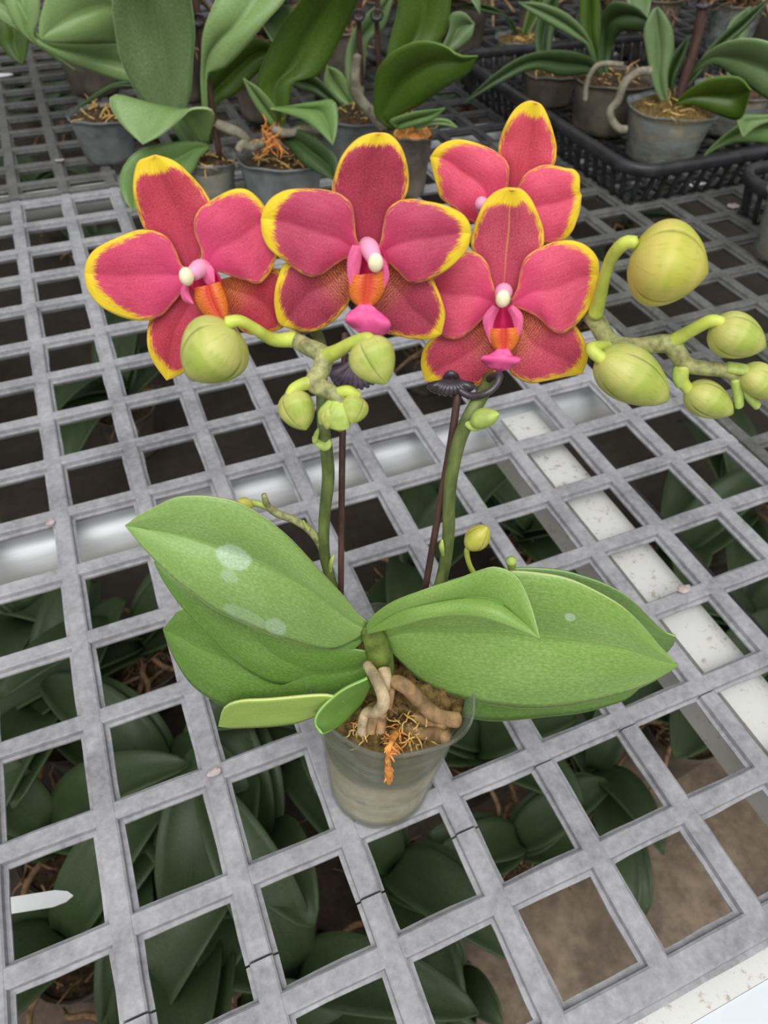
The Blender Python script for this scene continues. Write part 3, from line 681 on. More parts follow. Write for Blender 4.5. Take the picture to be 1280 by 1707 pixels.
# small side shoots
bud('bud', (786, 704), (832, 690), 34, .158, .155, M['bract'], ph=.3, label='tiny knobbly side bud on the right stem')
bud('bud', (782, 912), (812, 878), 40, .151, .151, M['bud_y'], ph=.6, label='small yellow bud behind the right leaves')
pedicel([(792, 960, .150), (782, 940, .150), (778, 918, .150), (786, 905, .151), (796, 902, .151)], [.0012, .0011, .0011, .0012, .0012])
tube('side_shoot', px3([(852, 962, .152), (853, 948, .152), (852, 934, .152)]), [.0014, .0014, .0020], M['bract'], plant, 10, 12)
tube('side_shoot', px3([(540, 922, .149), (528, 898, .150), (512, 880, .151), (488, 866, .152), (462, 856, .153), (446, 843, .154), (440, 825, .154)]), [.0013, .0014, .0014, .0013, .0013, .0012, .0009], M['rachis'], plant, 10, 40)
tube('side_shoot', px3([(448, 846, .154), (430, 840, .154), (418, 838, .154)]), [.0011, .0011, .0013], M['bract'], plant, 8, 12)
bud('bud', (418, 846), (396, 834), 24, .152, .151, M['bud_y'], label='tiny yellow bud behind the upper left leaf')
bract([(514, 882, .151), (508, 874, .151), (506, 868, .151)], [.0016, .0012, .0004])

# flowers
def nrm(v): v = np.asarray(v, float); return v / np.linalg.norm(v)
def flower(cx, cy, Y_, yaw, label):
    f = sub('flower', plant, label); p = at(cx, cy, Y_)
    v = nrm(C - p); v2 = nrm(v * 0.8 + np.array([-FH[0], -FH[1], 0]) * 0.4 + RH * yaw)
    return f, (p, v2)
def petal(name, A, B, mat, fl, pl, layer, belly=.0012, wave=.0006, tipd=-.003, fold=0, thick=.0006, based=-.002):
    return patch(name, A, B, mat, fl, plane=pl, layer=layer, belly=belly, wave=wave, tipd=tipd, fold=fold, n=46, m=14, thick=thick, marg=True, based=based)

# -- centre flower
fC, pC = flower(619, 430, .176, 0.0, 'wine-red central flower with a yellow rim')
petal('dorsal_sepal', [(604, 424, 0), (578, 392, 0), (562, 354, 1), (554, 319, 3), (557, 298, 4), (566, 268, 5), (580, 247, 6), (598, 231, 12), (616, 224, 17), (632, 223, 19)],
      [(630, 424, 0), (654, 388, 0), (667, 355, 1), (674, 331, 3), (680, 313, 4), (680, 286, 5), (674, 259, 6), (664, 239, 9), (649, 225, 15), (632, 223, 19)], M['sepal_c'], fC, pC, -.004, tipd=.002)
petal('lateral_sepal', [(600, 422, 0), (560, 426, 0), (520, 438, 0), (491, 438, 4), (474, 440, 10), (465, 460, 10), (459, 482, 9), (458, 508, 10), (464, 535, 14), (473, 543, 12)],
      [(596, 445, 0), (594, 470, 0), (582, 500, 2), (577, 512, 3), (560, 531, 4), (539, 546, 4), (515, 553, 4), (494, 550, 5), (473, 543, 12)], M['sepal_cs'], fC, pC, -.004)
petal('lateral_sepal', [(630, 424, 0), (662, 428, 0), (694, 440, 0), (712, 454, 4), (718, 461, 5), (729, 482, 5), (738, 507, 6), (741, 527, 8), (735, 556, 14)],
      [(628, 452, 0), (615, 480, 0), (617, 506, 0), (628, 527, 1), (641, 552, 3), (657, 558, 4), (687, 564, 5), (717, 564, 8), (735, 556, 14)], M['sepal_cs'], fC, pC, -.004)
petal('petal', [(600, 416, 0), (592, 390, 0), (590, 366, 0), (586, 342, 0), (574, 328, 0), (554, 319, 0), (524, 315, 1), (494, 315, 3), (473, 319, 14), (453, 331, 18), (441, 348, 20), (436, 366, 22)],
      [(598, 424, 0), (577, 430, 0), (560, 440, 0), (539, 455, 0), (521, 461, 0), (497, 452, 0), (479, 437, 1), (462, 426, 8), (447, 411, 14), (438, 390, 19), (436, 366, 22)], M['petal_c'], fC, pC, 0.0)
petal('petal', [(630, 418, 0), (637, 395, 0), (640, 375, 0), (646, 351, 0), (660, 337, 1), (681, 332, 2), (705, 335, 4), (729, 339, 5), (752, 347, 12), (770, 357, 13), (781, 372, 14), (784, 390, 16)],
      [(632, 426, 0), (642, 432, 0), (649, 438, 0), (663, 452, 0), (681, 469, 0), (699, 470, 0), (717, 464, 1), (741, 452, 8), (761, 435, 16), (778, 414, 17), (784, 390, 16)], M['petal_c'], fC, pC, .0005)
def lip(fl, pl, col0, col1, side_l, side_r, tongue, tip, cap, throat, k=1.0):
    """column, side lobes, tongue and tip of the lip; each traced in front of the flower's plane"""
    def on(p, d):
        dd = ray(*p); q = C + dd * (((pl[0] - C) @ pl[1]) / (dd @ pl[1])); return toward(q, d)
    l = sub('lip', fl)
    tube('column', [on(col0, .000), on(((col0[0] * .6 + col1[0] * .4), col0[1] * .6 + col1[1] * .4 - 3), .0035), on(col1, .0065)], [.0024 * k, .0025 * k, .0020 * k], M['column_pink'], fl, 14, 20, 'pale pink column')
    c = on(cap, .0075); V, Fc = [], []
    for i in range(13):
        ph_ = math.pi * i / 12
        for j in range(18):
            th = 2 * math.pi * j / 18
            V.append(c + .0020 * k * np.array([math.sin(ph_) * math.cos(th), math.sin(ph_) * math.sin(th), math.cos(ph_) * 1.28]))
    mk('anther_cap', V, grid_faces(13, 18, True), M['cream'], fl, label='cream knob')
    if throat: patch('throat', throat[0], throat[1], M['lip_red'], fl, plane=pl, layer=.0012, belly=-.001, n=18, m=6, thick=.0005)
    for sd in (side_l, side_r):
        if sd: patch('side_lobe', sd[0], sd[1], M['lip_pink'], fl, plane=pl, layer=.0035, belly=0, fold=-.0009, tipd=.001, n=18, m=6, thick=.0006)
    if tongue: patch('tongue', tongue[0], tongue[1], M['lip_orange'], fl, plane=pl, layer=.003, belly=.002, fold=-.002, tipd=.003, n=20, m=7, thick=.0007, label='orange tiger-striped tongue')
    if tip: patch('lip_tip', tip[0], tip[1], M['lip_magenta'], fl, plane=pl, layer=.006, belly=.001, fold=-.0015, tipd=-.002, wave=.0012, wfreq=2.5, n=22, m=8, thick=.0008, label='magenta flared tip')
    bpy.data.objects.remove(l)
lip(fC, pC, (612, 410), (624, 432),
    ([(588, 408), (580, 430), (580, 460), (588, 490)], [(604, 410), (602, 436), (596, 465), (588, 490)]),
    ([(634, 425), (644, 440), (648, 462), (640, 480)], [(630, 436), (634, 452), (636, 468), (640, 480)]),
    ([(586, 460), (581, 476), (584, 496), (596, 508), (606, 511)], [(642, 452), (644, 474), (636, 494), (622, 508), (606, 511)]),
    ([(600, 508), (588, 518), (576, 530), (582, 540), (590, 546), (600, 553), (615, 555)], [(616, 508), (632, 520), (650, 538), (648, 548), (640, 557), (628, 556), (615, 555)]),
    (626, 438), ([(592, 408), (584, 435), (586, 465), (610, 500)], [(634, 408), (646, 435), (644, 465), (610, 500)]))

# -- left flower
fL, pL = flower(328, 450, .178, -0.25, 'rose-red left flower facing left')
petal('dorsal_sepal', [(312, 452, 0), (284, 432, 0), (258, 405, 0), (241, 381, 2), (231, 354, 4), (223, 321, 5), (224, 294, 8), (231, 270, 22), (244, 264, 26), (259, 259, 30)],
      [(330, 440, 0), (338, 415, 0), (346, 380, 0), (351, 350, 2), (350, 334, 3), (332, 307, 4), (308, 282, 6), (295, 272, 9), (281, 265, 17), (259, 259, 30)], M['sepal_l'], fL, pL, -.004, tipd=.002)
petal('lateral_sepal', [(322, 464, 0), (294, 484, 0), (268, 510, 0), (251, 532, 3), (246, 559, 5), (248, 583, 8), (258, 606, 12), (278, 633, 16)],
      [(336, 492, 0), (345, 520, 0), (338, 560, 1), (325, 595, 2), (312, 615, 4), (298, 625, 8), (278, 633, 16)], M['sepal_l'], fL, pL, -.004)
petal('lateral_sepal', [(356, 470, 0), (385, 462, 0), (420, 452, 0), (445, 446, 2), (458, 447, 5), (469, 455, 6), (476, 489, 4), (480, 520, 4), (474, 543, 4)],
      [(352, 482, 0), (366, 492, 0), (379, 516, 0), (392, 538, 2), (405, 552, 4), (432, 559, 4), (459, 551, 4), (474, 543, 4)], M['sepal_ls'], fL, pL, -.004)
petal('petal', [(316, 450, 0), (301, 440, 0), (291, 415, 0), (278, 395, 0), (258, 385, 2), (231, 384, 7), (204, 393, 9), (177, 405, 10), (157, 418, 12), (146, 435, 14), (142, 455, 15)],
      [(316, 462, 0), (306, 482, 0), (288, 506, 0), (268, 526, 1), (244, 534, 4), (214, 531, 11), (187, 521, 17), (164, 506, 19), (147, 482, 18), (142, 455, 15)], M['petal_l'], fL, pL, 0.0)
petal('petal', [(336, 444, 0), (336, 415, 0), (326, 390, 0), (325, 364, 0), (335, 347, 1), (358, 331, 4), (385, 317, 8), (406, 315, 10), (422, 324, 9), (438, 342, 7), (455, 372, 4)],
      [(342, 450, 0), (362, 452, 0), (385, 459, 0), (409, 467, 0), (432, 472, 1), (449, 455, 4), (461, 428, 3), (462, 405, 3), (455, 372, 4)], M['petal_l'], fL, pL, .0005)
lip(fL, pL, (340, 448), (322, 456),
    ([(330, 436), (345, 438), (356, 448), (358, 470)], [(334, 448), (338, 462), (346, 474), (358, 470)]),
    ([(308, 472), (302, 484), (306, 500), (322, 506)], [(316, 472), (314, 484), (318, 496), (322, 506)]),
    ([(326, 480), (326, 502), (338, 522), (356, 534), (372, 534)], [(366, 470), (376, 492), (380, 512), (378, 528), (372, 534)]), None,
    (311, 461), ([(320, 452), (318, 476), (330, 500), (352, 516)], [(356, 446), (368, 466), (370, 492), (352, 516)]))

# -- right front flower
fR, pR = flower(840, 500, .181, 0.0, 'coral flower in front at right, with the longest lip')
petal('dorsal_sepal', [(822, 496, 0), (804, 470, 0), (794, 440, 1), (788, 420, 3), (785, 404, 5), (788, 386, 6), (795, 364, 7), (807, 339, 10), (823, 322, 20), (841, 314, 24), (854, 317, 26)],
      [(858, 496, 0), (878, 468, 0), (894, 436, 1), (902, 418, 4), (906, 406, 5), (905, 383, 6), (897, 358, 7), (885, 333, 12), (869, 316, 20), (854, 317, 26)], M['sepal_r'], fR, pR, -.004, tipd=.003)
petal('lateral_sepal', [(828, 505, 0), (796, 518, 0), (760, 540, 0), (728, 558, 3), (712, 572, 7), (705, 585, 8), (702, 603, 9), (704, 618, 13), (709, 634, 17)],
      [(836, 540, 0), (840, 575, 0), (836, 608, 1), (829, 620, 3), (813, 633, 4), (792, 644, 5), (767, 646, 6), (736, 641, 9), (709, 634, 17)], M['sepal_rs'], fR, pR, -.004)
petal('lateral_sepal', [(850, 502, 0), (880, 508, 0), (918, 524, 0), (944, 534, 2), (959, 543, 4), (973, 566, 8), (979, 591, 10), (976, 608, 14), (969, 622, 17)],
      [(846, 540, 0), (852, 575, 0), (849, 617, 1), (863, 630, 3), (885, 638, 5), (916, 633, 6), (944, 627, 8), (958, 625, 12), (969, 622, 17)], M['sepal_rs'], fR, pR, -.004)
petal('petal', [(828, 500, 0), (823, 480, 0), (817, 460, 0), (813, 442, 0), (801, 426, 2), (782, 419, 3), (757, 430, 3), (735, 447, 2), (720, 466, 2), (717, 485, 2)],
      [(828, 510, 0), (815, 520, 0), (801, 535, 0), (782, 553, 0), (764, 564, 0), (745, 564, 0), (734, 552, 0), (726, 530, 0), (720, 508, 1), (717, 485, 2)], M['petal_r'], fR, pR, 0.0)
petal('petal', [(852, 500, 0), (863, 479, 0), (869, 448, 0), (879, 426, 1), (904, 411, 2), (928, 403, 4), (953, 401, 10), (978, 411, 12), (995, 432, 12), (997, 460, 13)],
      [(852, 508, 0), (866, 514, 0), (885, 522, 0), (904, 535, 0), (919, 550, 0), (938, 555, 0), (959, 541, 3), (978, 519, 9), (992, 492, 13), (997, 460, 13)], M['petal_r'], fR, pR, .0005)
lip(fR, pR, (840, 486), (838, 498),
    ([(822, 508), (806, 528), (808, 548), (818, 572)], [(832, 514), (824, 532), (820, 552), (818, 572)]),
    ([(854, 508), (870, 524), (870, 546), (858, 572)], [(846, 514), (854, 532), (858, 552), (858, 572)]),
    ([(816, 548), (813, 562), (820, 576), (830, 584), (838, 588)], [(864, 546), (866, 562), (858, 578), (848, 586), (838, 588)]),
    ([(830, 582), (816, 592), (801, 597), (810, 606), (820, 613), (834, 617)], [(846, 582), (856, 594), (868, 599), (858, 608), (848, 614), (834, 617)]),
    (838, 498), ([(824, 508), (812, 530), (814, 556), (836, 574)], [(852, 508), (864, 530), (862, 556), (836, 574)]))

# -- back flower
fB, pB = flower(820, 345, .203, -0.15, 'bright coral flower behind, highest of the four')
petal('dorsal_sepal', [(850, 330, 0), (846, 310, 0), (836, 282, 1), (831, 253, 3), (835, 228, 4), (845, 203, 7), (860, 181, 12), (879, 169, 18), (894, 172, 24)],
      [(866, 330, 0), (886, 310, 0), (908, 290, 1), (923, 275, 3), (927, 250, 4), (924, 228, 5), (916, 203, 6), (904, 178, 12), (894, 172, 24)], M['sepal_b'], fB, pB, -.004, tipd=.002)
petal('petal', [(820, 350, 0), (842, 320, 0), (848, 290, 0), (847, 275, 0), (838, 262, 0), (817, 248, 1), (789, 237, 5), (764, 233, 10), (742, 238, 12), (727, 249, 13), (718, 263, 14)],
      [(815, 360, 0), (800, 372, 0), (779, 367, 0), (754, 346, 1), (743, 337, 2), (733, 327, 4), (728, 308, 7), (723, 290, 9), (720, 276, 12), (718, 263, 14)], M['petal_b'], fB, pB, 0.0)
petal('petal', [(838, 355, 0), (852, 335, 0), (866, 308, 0), (876, 290, 0), (894, 279, 2), (916, 275, 3), (941, 280, 4), (956, 283, 7), (965, 295, 9), (961, 311, 8), (968, 326, 9)],
      [(840, 364, 0), (856, 378, 0), (880, 396, 0), (905, 405, 1), (920, 406, 2), (938, 402, 6), (953, 386, 11), (960, 368, 12), (965, 352, 11), (968, 326, 9)], M['petal_b'], fB, pB, .0005)
tube('column', [toward(at(812, 352, .203), .001), toward(at(806, 346, .203), .003), toward(at(802, 338, .203), .006)], [.0024, .0024, .0018], M['column_pink'], fB, 12, 16)

# ------------------------------------------------------------------ background plants on the bench
def bgplant(label, basepx, rimpx, wb, wr, potmat, fill=0.85, mossmat='peat', z0=0.0, group=None, tw=0.0):
    b = onz(basepx[0], basepx[1], z0); Y0 = fwd(b); t = at(rimpx[0], rimpx[1], Y0)
    p = thing('potted_orchid', (b[0], b[1], H + z0), label, 'potted plant', group)
    d = np.linalg.norm((b + t) / 2 - C); rb, rt = wb / 2 / F * d, wr / 2 / F * d
    t = np.array([b[0], b[1], t[2]]); b = np.array([b[0], b[1], H + z0 + .0006])
    pot_mesh('pot', b, t, rb, rt, M[potmat], p, 36, 0.06)
    h = t[2] - b[2]; V, Fc = lathe_geo(b[0], b[1], [(.001, b[2] + .002), (rb * .93, b[2] + .002), ((rb + (rt - rb) * fill) * .93, b[2] + h * fill)], 24)
    mk('substrate', V, Fc, M['core'] if potmat == 'pot_back' else M['peat'], p)
    moss_top('moss', b[0], b[1], b[2] + h * fill, (rb + (rt - rb) * fill) * .93, M[mossmat], p, .008, 8, 24, seed=basepx[0])
    V, Fc = strands(random.Random(basepx[0]), (b[0], b[1], b[2] + h * fill + .004), 26, rt * .7, .02, .0007, .006); o = mk('moss_strand', V, Fc, M['moss_straw'], p); o['kind'] = 'stuff'
    return p, Y0
def L(p, A, B, mat, Y, mid=None, fold=.008, **k):
    k.setdefault('thick', .002); k.setdefault('belly', .004)
    return patch('leaf', A, B, M[mat], p, Y=Y, mid=mid, fold=fold, n=24, m=6, **k)

# A: far left plant, half hidden pot
pA, y0 = bgplant('pale-leaved potted orchid at the top left, its leaves hanging over bare mesh', (185, 262), (190, 190), 66, 84, 'pot_grey')
L(pA, [(262, 130), (215, 80), (140, 70), (70, 62), (25, -5), (-20, -40)], [(262, 140), (222, 138), (190, 131), (150, 116), (110, 101), (75, 80), (40, 57), (0, 34), (-40, 10)], 'leaf_pale', [y0, y0 - .01, y0 - .02, y0 - .01])
L(pA, [(130, 120), (60, 66), (66, 30), (66, -20), (60, -70)], [(110, 110), (45, 62), (20, 32), (8, 0), (0, -60)], 'leaf_pale', [y0, y0 - .02, y0 - .02, y0])
L(pA, [(210, 60), (190, 0), (130, -40), (86, -20), (70, 20), (65, 50), (69, 65)], [(210, 80), (200, 72), (150, 73), (110, 72), (85, 70), (69, 65)], 'leaf_pale', [y0, y0 - .03, y0 - .05, y0 - .06], mid=[(210, 70), (195, 10), (150, 18), (110, 36), (80, 54), (69, 65)])
L(pA, [(60, 20), (50, 60), (46, 85), (38, 107)], [(-30, 0), (-4, 45), (0, 72), (18, 96), (38, 107)], 'leaf_olive', [y0 + .06, y0 + .05, y0 + .04])
# B: centre left plant with tall pale leaf
pB2, y0 = bgplant('potted orchid behind the left flower with one tall greyish leaf and dark stake', (357, 338), (356, 262), 62, 80, 'pot_back', .8)
L(pB2, [(330, 245), (312, 190), (319, 150), (322, 100), (325, 50), (319, 0), (310, -80)], [(310, 245), (268, 190), (248, 178), (225, 150), (205, 110), (195, 70), (189, 30), (187, 0), (200, -80)], 'leaf_grey', [y0 + .01, y0, y0 - .01, y0 - .03], mid=[(322, 245), (290, 195), (281, 150), (273, 100), (264, 50), (257, 0), (255, -80)], fold=.015)
L(pB2, [(345, 240), (335, 150), (336, 90), (340, 50), (360, 0), (390, -60)], [(350, 240), (345, 125), (371, 115), (405, 82), (440, 40), (475, 0), (500, -50)], 'leaf_pale', [y0, y0 - .01, y0 - .02, y0], mid=[(347, 240), (342, 110), (360, 70), (395, 40), (425, 0), (445, -55)])
L(pB2, [(350, 240), (335, 175), (350, 120), (390, 80), (430, 62), (464, 84)], [(355, 240), (362, 176), (395, 155), (425, 125), (450, 105), (464, 84)], 'leaf_olive', [y0 + .01, y0 + .02, y0 + .03])
L(pB2, [(335, 240), (290, 186), (240, 171), (200, 159), (183, 164), (187, 184), (206, 211), (238, 241)], [(345, 240), (356, 205), (357, 190), (348, 181), (320, 182), (300, 200), (270, 225), (238, 241)], 'leaf_pale', [y0, y0 - .02, y0 - .05, y0 - .07], mid=[(340, 240), (320, 190), (290, 184), (272, 187), (262, 205), (250, 222), (238, 241)], fold=.01)
L(pB2, [(345, 240), (320, 236), (270, 240), (230, 252), (207, 276), (199, 305), (207, 333), (222, 352)], [(350, 246), (333, 262), (322, 285), (300, 310), (265, 335), (222, 352)], 'leaf_mid', [y0 - .01, y0 - .05, y0 - .08])
L(pB2, [(300, 215), (262, 158), (230, 136), (190, 140), (155, 160), (128, 181)], [(300, 225), (262, 172), (230, 148), (190, 146), (158, 164), (128, 181)], 'leaf_dark', [y0 + .02, y0 + .01, y0], fold=0)
tube('stake', [at(x, y, y0 + d) for x, y, d in [(366, 260, -.004), (352, 170, 0), (340, 100, .003), (330, 30, .006), (322, -30, .01)]], .0032, M['stake'], pB2, 8, 16)
tube('root', [at(x, y, y0) for x, y in [(355, 205), (375, 212), (398, 222), (414, 234)]], [.005, .005, .005, .004], M['root_grey'], pB2, 8, 16)
clip(330, 36, y0 + .004, 10, 10, M['clip'], pB2)
# C: dark grey pot
pC2, y0 = bgplant('squat dark grey pot holding an olive-leaved orchid, behind the central flower', (474, 342), (474, 258), 104, 124, 'pot_grey', .8)
L(pC2, [(462, 230), (445, 190), (432, 165), (428, 135), (440, 100), (470, 40), (500, 0), (530, -70)], [(470, 230), (480, 180), (490, 138), (530, 125), (560, 80), (588, 20), (597, 0), (610, -60)], 'leaf_olive', [y0, y0 + .01, y0 + .01, y0 - .02])
L(pC2, [(465, 225), (470, 190), (485, 178), (530, 170), (556, 168), (563, 190), (561, 220), (555, 242)], [(462, 230), (458, 192), (450, 181), (480, 190), (510, 202), (535, 222), (555, 242)], 'leaf_mid', [y0, y0 - .03, y0 - .05, y0 - .07])
L(pC2, [(468, 226), (500, 216), (535, 235), (560, 260), (563, 285), (557, 301)], [(468, 234), (486, 250), (505, 272), (530, 288), (557, 301)], 'leaf_dark', [y0 - .02, y0 - .05, y0 - .07])
L(pC2, [(470, 228), (440, 195), (420, 165), (405, 130)], [(475, 225), (462, 185), (435, 150), (405, 130)], 'leaf_pale', [y0, y0 - .01, y0 - .02])
for pts in ([(440, 238), (420, 245), (405, 240), (398, 250)], [(455, 215), (480, 222), (510, 214), (530, 220)]):
    tube('root', [at(x, y, y0 - .03) for x, y in pts], .004, M['root_grey'], pC2, 8, 16)
V, Fc = strands(random.Random(4), at(452, 246, y0 - .03), 40, .012, .02, .0008, .012); o = mk('moss_strand', V, Fc, M['moss_orange'], pC2); o['kind'] = 'stuff'
# D: blue grey pot
pD, y0 = bgplant('blue-grey pot with a bent grey aerial root, between the olive leaf and the dark leaf', (586, 262), (588, 192), 78, 92, 'pot_grey', .95)
tube('root', [at(x, y, y0 - .05) for x, y in [(596, 92), (592, 120), (592, 150), (604, 172), (622, 192), (640, 216)]], [.004, .005, .006, .006, .006, .006], M['root_grey'], pD, 10, 26)
L(pD, [(590, 190), (575, 110), (590, 50), (625, 10), (660, -20)], [(605, 190), (608, 110), (615, 70), (640, 45), (660, -20)], 'leaf_grey', [y0 + .02, y0 + .04, y0 + .05])
L(pD, [(595, 190), (555, 160), (540, 140), (545, 110)], [(600, 190), (580, 140), (565, 118), (545, 110)], 'leaf_pale', [y0 + .02, y0 + .03, y0 + .03])
L(pD, [(580, 185), (530, 130), (500, 120), (470, 130)], [(580, 195), (530, 160), (500, 150), (470, 130)], 'leaf_dark', [y0, y0 + .02, y0 + .03])
for sx in (598, 628):
    tube('stake', [at(x, y, y0 + .03) for x, y in [(sx + 8, 190), (sx + 4, 110), (sx, 40), (sx + 4, -40)]], .003, M['stake'], pD, 8, 12)
    clip(sx, 28, y0 + .02, 9, 8, M['clip'], pD)
# E: brown pot with glossy dark leaves
pE, y0 = bgplant('narrow brown pot with deep green glossy leaves, just left of the highest flower', (682, 322), (680, 222), 44, 60, 'pot_brown', 1.0, 'moss_orange')
L(pE, [(650, 215), (624, 190), (626, 130), (634, 108), (660, 83), (700, 68), (740, 75), (765, 92), (797, 93)], [(670, 215), (650, 200), (665, 192), (700, 175), (740, 147), (780, 122), (797, 93)], 'leaf_olive', [y0, y0 - .01, y0 - .03, y0 - .05])
L(pE, [(670, 212), (645, 110), (652, 60), (662, 20), (670, -60)], [(680, 212), (690, 110), (735, 66), (746, 40), (751, 0), (745, -60)], 'leaf_olive', [y0 + .02, y0 + .04, y0 + .05])
L(pE, [(700, 140), (745, 60), (750, 25), (772, 20), (790, 40)], [(712, 140), (750, 90), (765, 80), (785, 62), (790, 40)], 'leaf_grey', [y0 + .04, y0 + .08, y0 + .09])
L(pE, [(660, 212), (650, 200), (690, 186), (742, 180)], [(664, 216), (680, 212), (720, 200), (742, 180)], 'leaf_mid', [y0 - .02, y0 - .03, y0 - .04])
L(pE, [(690, 212), (720, 200), (745, 200), (761, 212)], [(690, 216), (720, 208), (742, 208), (761, 212)], 'leaf_pale', [y0 - .02, y0 - .02, y0 - .02])

# carrying trays with pots at the right
def tray(label, x0, x1, y0, y1, zr, rc=0.035):
    t_ = thing('carry_tray', ((x0 + x1) / 2, (y0 + y1) / 2, H), label, 'tray')
    def ringpts(ins):
        pts = []
        r = rc
        for (cx, cy, a0) in ((x1 - r, y1 - r, 0), (x0 + r, y1 - r, 90), (x0 + r, y0 + r, 180), (x1 - r, y0 + r, 270)):
            for k in range(9):
                a = math.radians(a0 + 90 * k / 8); pts.append((cx + (r - ins) * math.cos(a), cy + (r - ins) * math.sin(a)))
        return pts
    V = []; prof = [(0.0, zr - .012), (-.002, zr - .010), (-.002, zr - .001), (0.0, zr), (.006, zr), (.008, zr - .002), (.008, zr - .010), (.006, zr - .012)]
    for ins, z in prof: V += [(x, y, H + z) for x, y in ringpts(ins)]
    m = 36; Fc = grid_faces(len(prof), m, True) + [((len(prof) - 1) * m + k, (len(prof) - 1) * m + (k + 1) % m, (k + 1) % m, k) for k in range(m)]
    mk('rim', V, Fc, M['tray'], t_)
    a = ringpts(.004); b = ringpts(.012); parts = []
    L_ = [0]; 
    for k in range(36): L_.append(L_[-1] + math.dist(a[k], a[(k + 1) % 36]))
    d = 0.0
    while d < L_[-1]:
        k = max(i for i in range(36) if L_[i] <= d); f = (d - L_[k]) / (L_[k + 1] - L_[k] + 1e-9)
        A_ = np.array(a[k]) * (1 - f) + np.array(a[(k + 1) % 36]) * f; B_ = np.array(b[k]) * (1 - f) + np.array(b[(k + 1) % 36]) * f
        parts.append(tube_geo([(A_[0], A_[1], H + zr - .006), (B_[0], B_[1], H + .004)], .0028, 6, 4)); d += .017
    V, Fc = merge(parts); o = mk('rib_wall', V, Fc, M['tray'], t_)
    V, Fc = merge([box_geo(x0 + .014, x1 - .014, y - .003, y + .003, H + .0006, H + .004) for y in np.arange(y0 + .02, y1 - .015, .024)] + [box_geo(x - .003, x + .003, y0 + .014, y1 - .014, H + .0006, H + .0038) for x in np.arange(x0 + .02, x1 - .015, .024)])
    mk('bottom_lattice', V, Fc, M['tray'], t_, smooth=False)
    return t_
tray('long black ribbed carrying tray at the back right, full of pots', .443, .80, .478, .90, .045)
tray('black carrying tray cut off by the right edge, beside the big yellow bud', .545, .85, .245, .452, .045)
ZT = .0045
pG, y0 = bgplant('cloudy pot in the front corner of the black tray, with thick dark stake', (1096, 262), (1106, 176), 92, 118, 'pot_back', .9, 'moss', ZT)
L(pG, [(1105, 175), (1088, 140), (1078, 90), (1073, 52), (1085, 20), (1096, 12)], [(1115, 172), (1112, 125), (1122, 85), (1120, 50), (1108, 26), (1096, 12)], 'leaf_grey', [y0, y0 + .01, y0 + .02])
L(pG, [(1108, 175), (1108, 125), (1120, 92), (1150, 58)], [(1122, 175), (1125, 135), (1140, 100), (1150, 58)], 'leaf_dark', [y0 + .01, y0 + .02, y0 + .03])
L(pG, [(1125, 170), (1150, 148), (1185, 130), (1230, 128), (1252, 150)], [(1122, 175), (1160, 176), (1200, 192), (1235, 197), (1252, 150)], 'leaf_olive', [y0 - .01, y0 - .03, y0 - .05])
L(pG, [(1150, 120), (1172, 94), (1200, 74), (1240, 64), (1285, 72), (1330, 110)], [(1150, 125), (1190, 106), (1220, 124), (1250, 145), (1285, 168), (1330, 190)], 'leaf_grey', [y0 + .02, y0 - .01, y0 - .05, y0 - .08])
L(pG, [(1120, 170), (1160, 110), (1190, 70), (1235, 30), (1290, -10)], [(1124, 172), (1170, 118), (1205, 80), (1245, 45), (1290, -10)], 'leaf_dark', [y0 + .03, y0 + .05, y0 + .06])
tube('stake', [at(x, y, y0 + d) for x, y, d in [(1128, 178, -.005), (1142, 130, 0), (1160, 70, .004), (1176, -20, .01)]], .0055, M['stake'], pG, 10, 16)
clip(1172, 6, y0 + .005, 14, 10, M['clip'], pG)
tube('root', [at(x, y, y0 - .02) for x, y in [(1085, 118), (1060, 122), (1040, 140), (1030, 168), (1018, 182), (1018, 198), (1030, 214), (1044, 216)]], .0046, M['root_grey'], pG, 8, 30)
pG2, y0 = bgplant('brownish pot left of the tray corner pot, with a dark hooked leaf', (1002, 214), (1004, 128), 82, 106, 'pot_brown', .92, 'peat', ZT)
L(pG2, [(1000, 128), (996, 90), (1002, 50), (1004, 24), (1022, 2), (1060, 10), (1078, 28), (1094, 40)], [(1012, 128), (1020, 80), (1036, 52), (1062, 52), (1085, 52), (1094, 40)], 'leaf_dark', [y0, y0 + .01, y0 - .01, y0 - .03], mid=[(1006, 128), (1008, 85), (1012, 45), (1030, 28), (1060, 26), (1094, 40)])
L(pG2, [(1000, 128), (988, 78), (970, 46), (940, 20), (900, 5), (864, 4)], [(994, 128), (982, 80), (955, 62), (920, 42), (885, 20), (864, 4)], 'leaf_grey', [y0, y0 - .01, y0 - .02, y0 - .02])
L(pG2, [(998, 126), (985, 96), (930, 83), (872, 93), (820, 126), (772, 172)], [(998, 130), (985, 122), (935, 126), (888, 116), (832, 140), (772, 172)], 'leaf_dark', [y0 - .01, y0 - .03, y0 - .05, y0 - .06])
L(pG2, [(1000, 126), (970, 60), (966, 10), (968, -40)], [(1008, 126), (1000, 70), (1000, 10), (990, -40)], 'leaf_olive', [y0 + .02, y0 + .04, y0 + .05])
tube('root', [at(x, y, y0 - .05) for x, y in [(975, 168), (978, 140), (992, 112), (1010, 106), (1038, 108)]], .0030, M['root_grey'], pG2, 8, 26)
pG3, y0 = bgplant('clouded pot behind the dark curved leaf, top right of the highest flower', (868, 112), (868, 62), 66, 80, 'pot_back', .85, 'moss', ZT)
L(pG3, [(860, 62), (835, 20), (800, 5), (760, 8)], [(866, 62), (850, 30), (815, 22), (760, 8)], 'leaf_dark', [y0, y0 - .01, y0 - .02])
